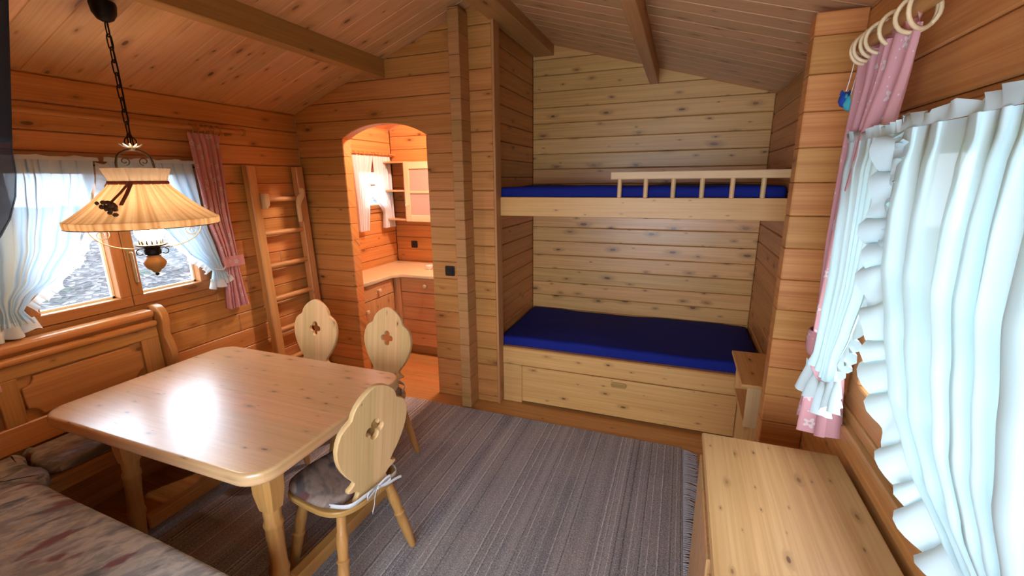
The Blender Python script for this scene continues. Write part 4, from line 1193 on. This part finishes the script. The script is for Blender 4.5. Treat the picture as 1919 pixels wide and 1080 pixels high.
RB = [(1.905, 1.335, .33, .47, .012), (1.865, 1.335, .33, .47, .008), (1.82, 1.33, .33, .465, .014), (1.72, 1.31, .33, .46, .024), (1.6, 1.27, .34, .455, .028), (1.48, 1.18, .34, .45, .028), (1.36, 1.10, .35, .45, .028), (1.27, .98, .36, .45, .026), (1.22, .84, .37, .45, .024), (1.19, .70, .38, .45, .024)]
c = tag(empty('white_curtain', (0, 0, 0)), 'large ruffled white curtain filling the near half of the dresser window', 'curtain', 'white ruffled curtains')
drape('cloth', RB, 10, 'sheer_white', c, 1.5, nz=60, ph=2.0, fold=.48)
ruffle('ruffle', edge(RB, 0, (1.90, 1.82, 1.72, 1.6, 1.48, 1.36, 1.28, 1.235, 1.20)), lambda t_: (-.25, 1 - .55 * t_, -.15 - 1.0 * t_ ** 2), .062, 'ruffle_white', c, .075, .022)
ruffle('heading', [(.47, 1.36, 1.905), (.47, 1.0, 1.905), (.47, .6, 1.905), (.47, .33, 1.905)], lambda t_: (0, 0, 1), .03, 'ruffle_white', c, .034, .012)

# ------------------------------------------------------------------ kitchenette
wt = [(XL + .002, 3.175), (-2.70, 3.175), (-2.70, 3.66), (-2.62, 3.735), (-1.435, 3.735), (-1.435, YK - .002), (XL + .002, YK - .002)]
o = outline_board('worktop', [wt], .038, 'worktop_wood', None, Matrix.Translation((0, 0, .862)), bev=.006, grain=0, res=2)
tag(o, 'pale wooden worktop running round the kitchenette corner', 'worktop')
k1 = tag(empty('base_cabinet', (-2.92, 3.44, 0)), 'pine base cabinet under the kitchenette window', 'cabinet', 'kitchenette base cabinets')
ub(k1, 'body', (XL + .003, 3.18, .10), (-2.742, 3.74, .842), 'kitchen_wood', .002, 1); ub(k1, 'plinth', (XL + .003, 3.18, 0), (-2.79, 3.74, .099), 'kitchen_wood', .002, 1)
q = ub(k1, 'drawer', (-2.741, 3.20, .69), (-2.722, 3.715, .835), 'kitchen_wood', .004, 1)
KN = [(.008, 0), (.009, .012), (.019, .024), (.018, .034), (0, .040)]
lathe('knob', KN, 'pale_wood', q, 12, (-2.722 + 2.92, 3.46 - 3.44, .765), (1, 0, 0))
q = ub(k1, 'door', (-2.741, 3.20, .11), (-2.722, 3.715, .682), 'kitchen_wood', .004, 2)
lathe('knob', KN, 'pale_wood', q, 12, (-2.722 + 2.92, 3.26 - 3.44, .60), (1, 0, 0))
k2 = tag(empty('base_cabinet', (-2.05, 4.08, 0)), 'pine base cabinet along the back of the kitchenette', 'cabinet', 'kitchenette base cabinets')
ub(k2, 'body', (-2.70, 3.785, .10), (-1.437, YK - .003, .842), 'kitchen_wood', .002, 0); ub(k2, 'plinth', (-2.70, 3.83, 0), (-1.437, YK - .003, .099), 'kitchen_wood', .002, 0)
for x0, x1 in ((-2.665, -2.07), (-2.06, -1.45)):
    q = ub(k2, 'drawer', (x0, 3.765, .69), (x1, 3.784, .835), 'kitchen_wood', .004, 0)
    lathe('knob', KN, 'pale_wood', q, 12, ((x0 + x1) / 2 + .05 + 2.05 - .05, 3.765 - 4.08, .765), (0, -1, 0))
    q = ub(k2, 'door', (x0, 3.765, .11), (x1, 3.784, .682), 'kitchen_wood', .003, 0)
    for zz in (.25, .39, .53): ub(k2, 'door_board_bead', (x0 + .004, 3.7635, zz), (x1 - .004, 3.7648, zz + .004), 'joint_dark', 0, 0)
ub(k2, 'corner_post', (-2.742, 3.742, 0), (-2.667, 3.784, .842), 'kitchen_wood', .002, 2)
sf = tag(empty('wall_shelf', (-2.96, 4.28, 1.38)), 'open corner wall shelf of the kitchenette', 'shelf')
for z_ in (1.38, 1.69, 1.99): ub(sf, 'shelf_board', (XL + .003, 4.15, z_), (-2.802, YK - .003, z_ + .018), 'kitchen_wood', .002)
ub(sf, 'side_panel', (-2.818, 4.155, 1.399), (-2.802, YK - .003, 1.989), 'kitchen_wood', .002, 2)
wc = tag(empty('wall_cabinet', (-2.55, 4.28, 1.37)), 'wall cabinet with a pale framed glass door in the kitchenette', 'cabinet')
ub(wc, 'body', (-2.798, 4.37, 1.37), (-1.95, YK - .003, 2.0), 'kitchen_wood', .002, 0)
for x0 in (-2.798, -1.968): ub(wc, 'side_panel', (x0, 4.16, 1.37), (x0 + .018, 4.369, 2.0), 'kitchen_wood', .002, 2)
for z_ in (1.37, 1.68, 1.982): ub(wc, 'shelf_board', (-2.779, 4.17, z_), (-1.97, 4.369, z_ + .018), 'kitchen_wood', .002)
for x0, x1 in ((-2.798, -2.385), (-2.38, -1.95)):
    dd = ub(wc, 'door', (x0, 4.138, 1.372), (x0 + .062, 4.158, 1.998), 'worktop_wood', .003, 2)
    def dp(nm, lo, hi, mat, g_=None):
        q = box(nm, lo, hi, mat, None, .003, grain=g_); q.data.transform(Matrix.Translation(-wc.location)); q.parent = dd
    dp('stile', (x1 - .062, 4.138, 1.372), (x1, 4.158, 1.998), 'worktop_wood', 2)
    for z0, z1 in ((1.372, 1.445), (1.672, 1.700), (1.925, 1.998)): dp('rail', (x0 + .0625, 4.138, z0), (x1 - .0625, 4.158, z1), 'worktop_wood', 0)
    for z0, z1 in ((1.446, 1.671), (1.701, 1.924)): dp('pane', (x0 + .063, 4.146, z0), (x1 - .063, 4.150, z1), 'ripple_glass', 0)
    q = lathe('knob', KN, 'pale_wood', dd, 12, (x0 + .035 + 2.55, 4.138 - 4.28, 1.55 - 1.37), (0, -1, 0))
rod_with_rings('curtain_rod', 'short wooden curtain rod in the kitchenette', -3.07, 3.68, 4.36, 2.085, 'rod_wood', .011, XL, (3.75, 4.32))
KA = [(2.06, 3.68, 4.0, -3.065, .010), (1.85, 3.68, 3.92, -3.06, .014), (1.55, 3.69, 3.86, -3.06, .018), (1.3, 3.68, 3.82, -3.06, .018)]
KB = [(2.06, 4.00, 4.29, -3.065, .010), (1.85, 3.995, 4.29, -3.06, .014), (1.6, 4.02, 4.28, -3.06, .018), (1.47, 4.12, 4.27, -3.06, .018), (1.30, 4.10, 4.28, -3.06, .020)]
for rows, lab in ((KA, 'short white kitchenette curtain beside the arch edge'), (KB, 'short white kitchenette curtain next to the corner shelf')):
    c = tag(empty('kitchen_curtain', (0, 0, 0)), lab, 'curtain', 'white kitchenette curtains')
    drape('cloth', rows, 7, 'kitchen_curtain', c, .5, 30)
    for i in range(5): ring_on(c, -3.07, rows[0][1] + .02 + i * (rows[0][2] - rows[0][1] - .04) / 4, 2.078, .020, .003, 'rod_wood', random.uniform(-.2, .2))
def socket(name, label, cat, loc, axis, switch):
    o = tag(empty(name, loc), label, cat)
    m = Matrix(((1, 0, 0, 0), (0, 0, 1, 0), (0, 1, 0, 0), (0, 0, 0, 1)))
    outline_board('cover_plate', [rrect(-.041, -.041, .041, .041, .012, 4)], .012, 'black_plastic', o, Matrix.Translation((0, -.006, 0)) @ m, bev=.003, grain=0)
    if switch:
        outline_board('rocker', [rrect(-.028, -.028, .028, .028, .005, 3)], .008, 'black_plastic', o, Matrix.Translation((0, -.016, 0)) @ m, bev=.002, grain=0)
    else:
        lathe('socket_well', [(.021, 0), (.022, .004), (.018, .004), (.018, .001), (0, .001)], 'black_plastic', o, 18, (0, -.012, 0), (0, -1, 0))
    return o
socket('light_switch', 'black square light switch on the partition beside the arch', 'switch', (-1.700, Y1, 1.098), 1, True)
socket('wall_socket', 'black square wall socket above the kitchenette worktop', 'socket', (-2.885, YK, 1.085), 1, False)
o = lathe('small_bowl', [(0, .881), (.022, .881), (.036, .905), (.040, .925), (.037, .925), (.033, .907), (.02, .890), (0, .888)], 'white_plastic', None, 18, (0, 0, 0)); o.location = (-2.47, 4.02, 0)
tag(o, 'small white bowl on the kitchenette worktop', 'bowl')
kl = tag(empty('ceiling_lamp', (-1.85, 3.55, zceil(-1.85))), 'round warm ceiling lamp of the kitchenette', 'lamp')
lathe('mount', [(.05, -.05), (.055, -.02), (.055, -.021 + .0), (.05, -.0), (0, -.0)], 'white_plastic', kl, 16, (0, 0, -.03)); lathe('globe', [(0, -.19), (.045, -.18), (.075, -.145), (.08, -.11), (.06, -.08), (.05, -.08), (0, -.08)], 'kitchen_globe', kl, 18)

# ------------------------------------------------------------------ dark net bag hanging from the ridge beam close to the viewer
q = tag(empty('hanging_net', (-1.205, .352, 2.86)), 'dark blue-grey cloth bag hanging close to the viewer', 'bag')
rows = []; uvs = []
def bagr(z_): 
    if z_ > 1.86: return .128 + .17 * (z_ - 1.86)
    t_ = (1.86 - z_) / .20
    return .128 * math.sqrt(max(0, 1 - t_ * t_))
zs = [2.62, 2.55, 2.4, 2.2, 2.0, 1.93, 1.88]
n_ = 48
def bagrow(z_): return [((bagr(z_) + .004 * math.sin(9 * a)) * math.cos(a), (bagr(z_) + .004 * math.sin(9 * a)) * math.sin(a), z_ - 2.86) for a in [2 * math.pi * i / n_ for i in range(n_)]]
grid_mesh('cloth', [bagrow(z_) for z_ in zs], 'dark_net', q, [[(i * .017, z_) for i in range(n_)] for z_ in zs], True, True)
zs = [1.88, 1.86, 1.82, 1.78, 1.74, 1.71, 1.69, 1.675, 1.665]
grid_mesh('net_bottom', [bagrow(z_) for z_ in zs], 'dark_net_sheer', q, [[(i * .017, z_) for i in range(n_)] for z_ in zs], True, True)
lathe('top_ring', [(.254, -.245), (.260, -.240), (.254, -.235)], 'black_iron', q, 32)
for a in (0, 2.1, 4.2): tube('cord', [(.256 * math.cos(a), .256 * math.sin(a), -.24), (0, 0, .005)], .004, 'black_iron', q, 6)
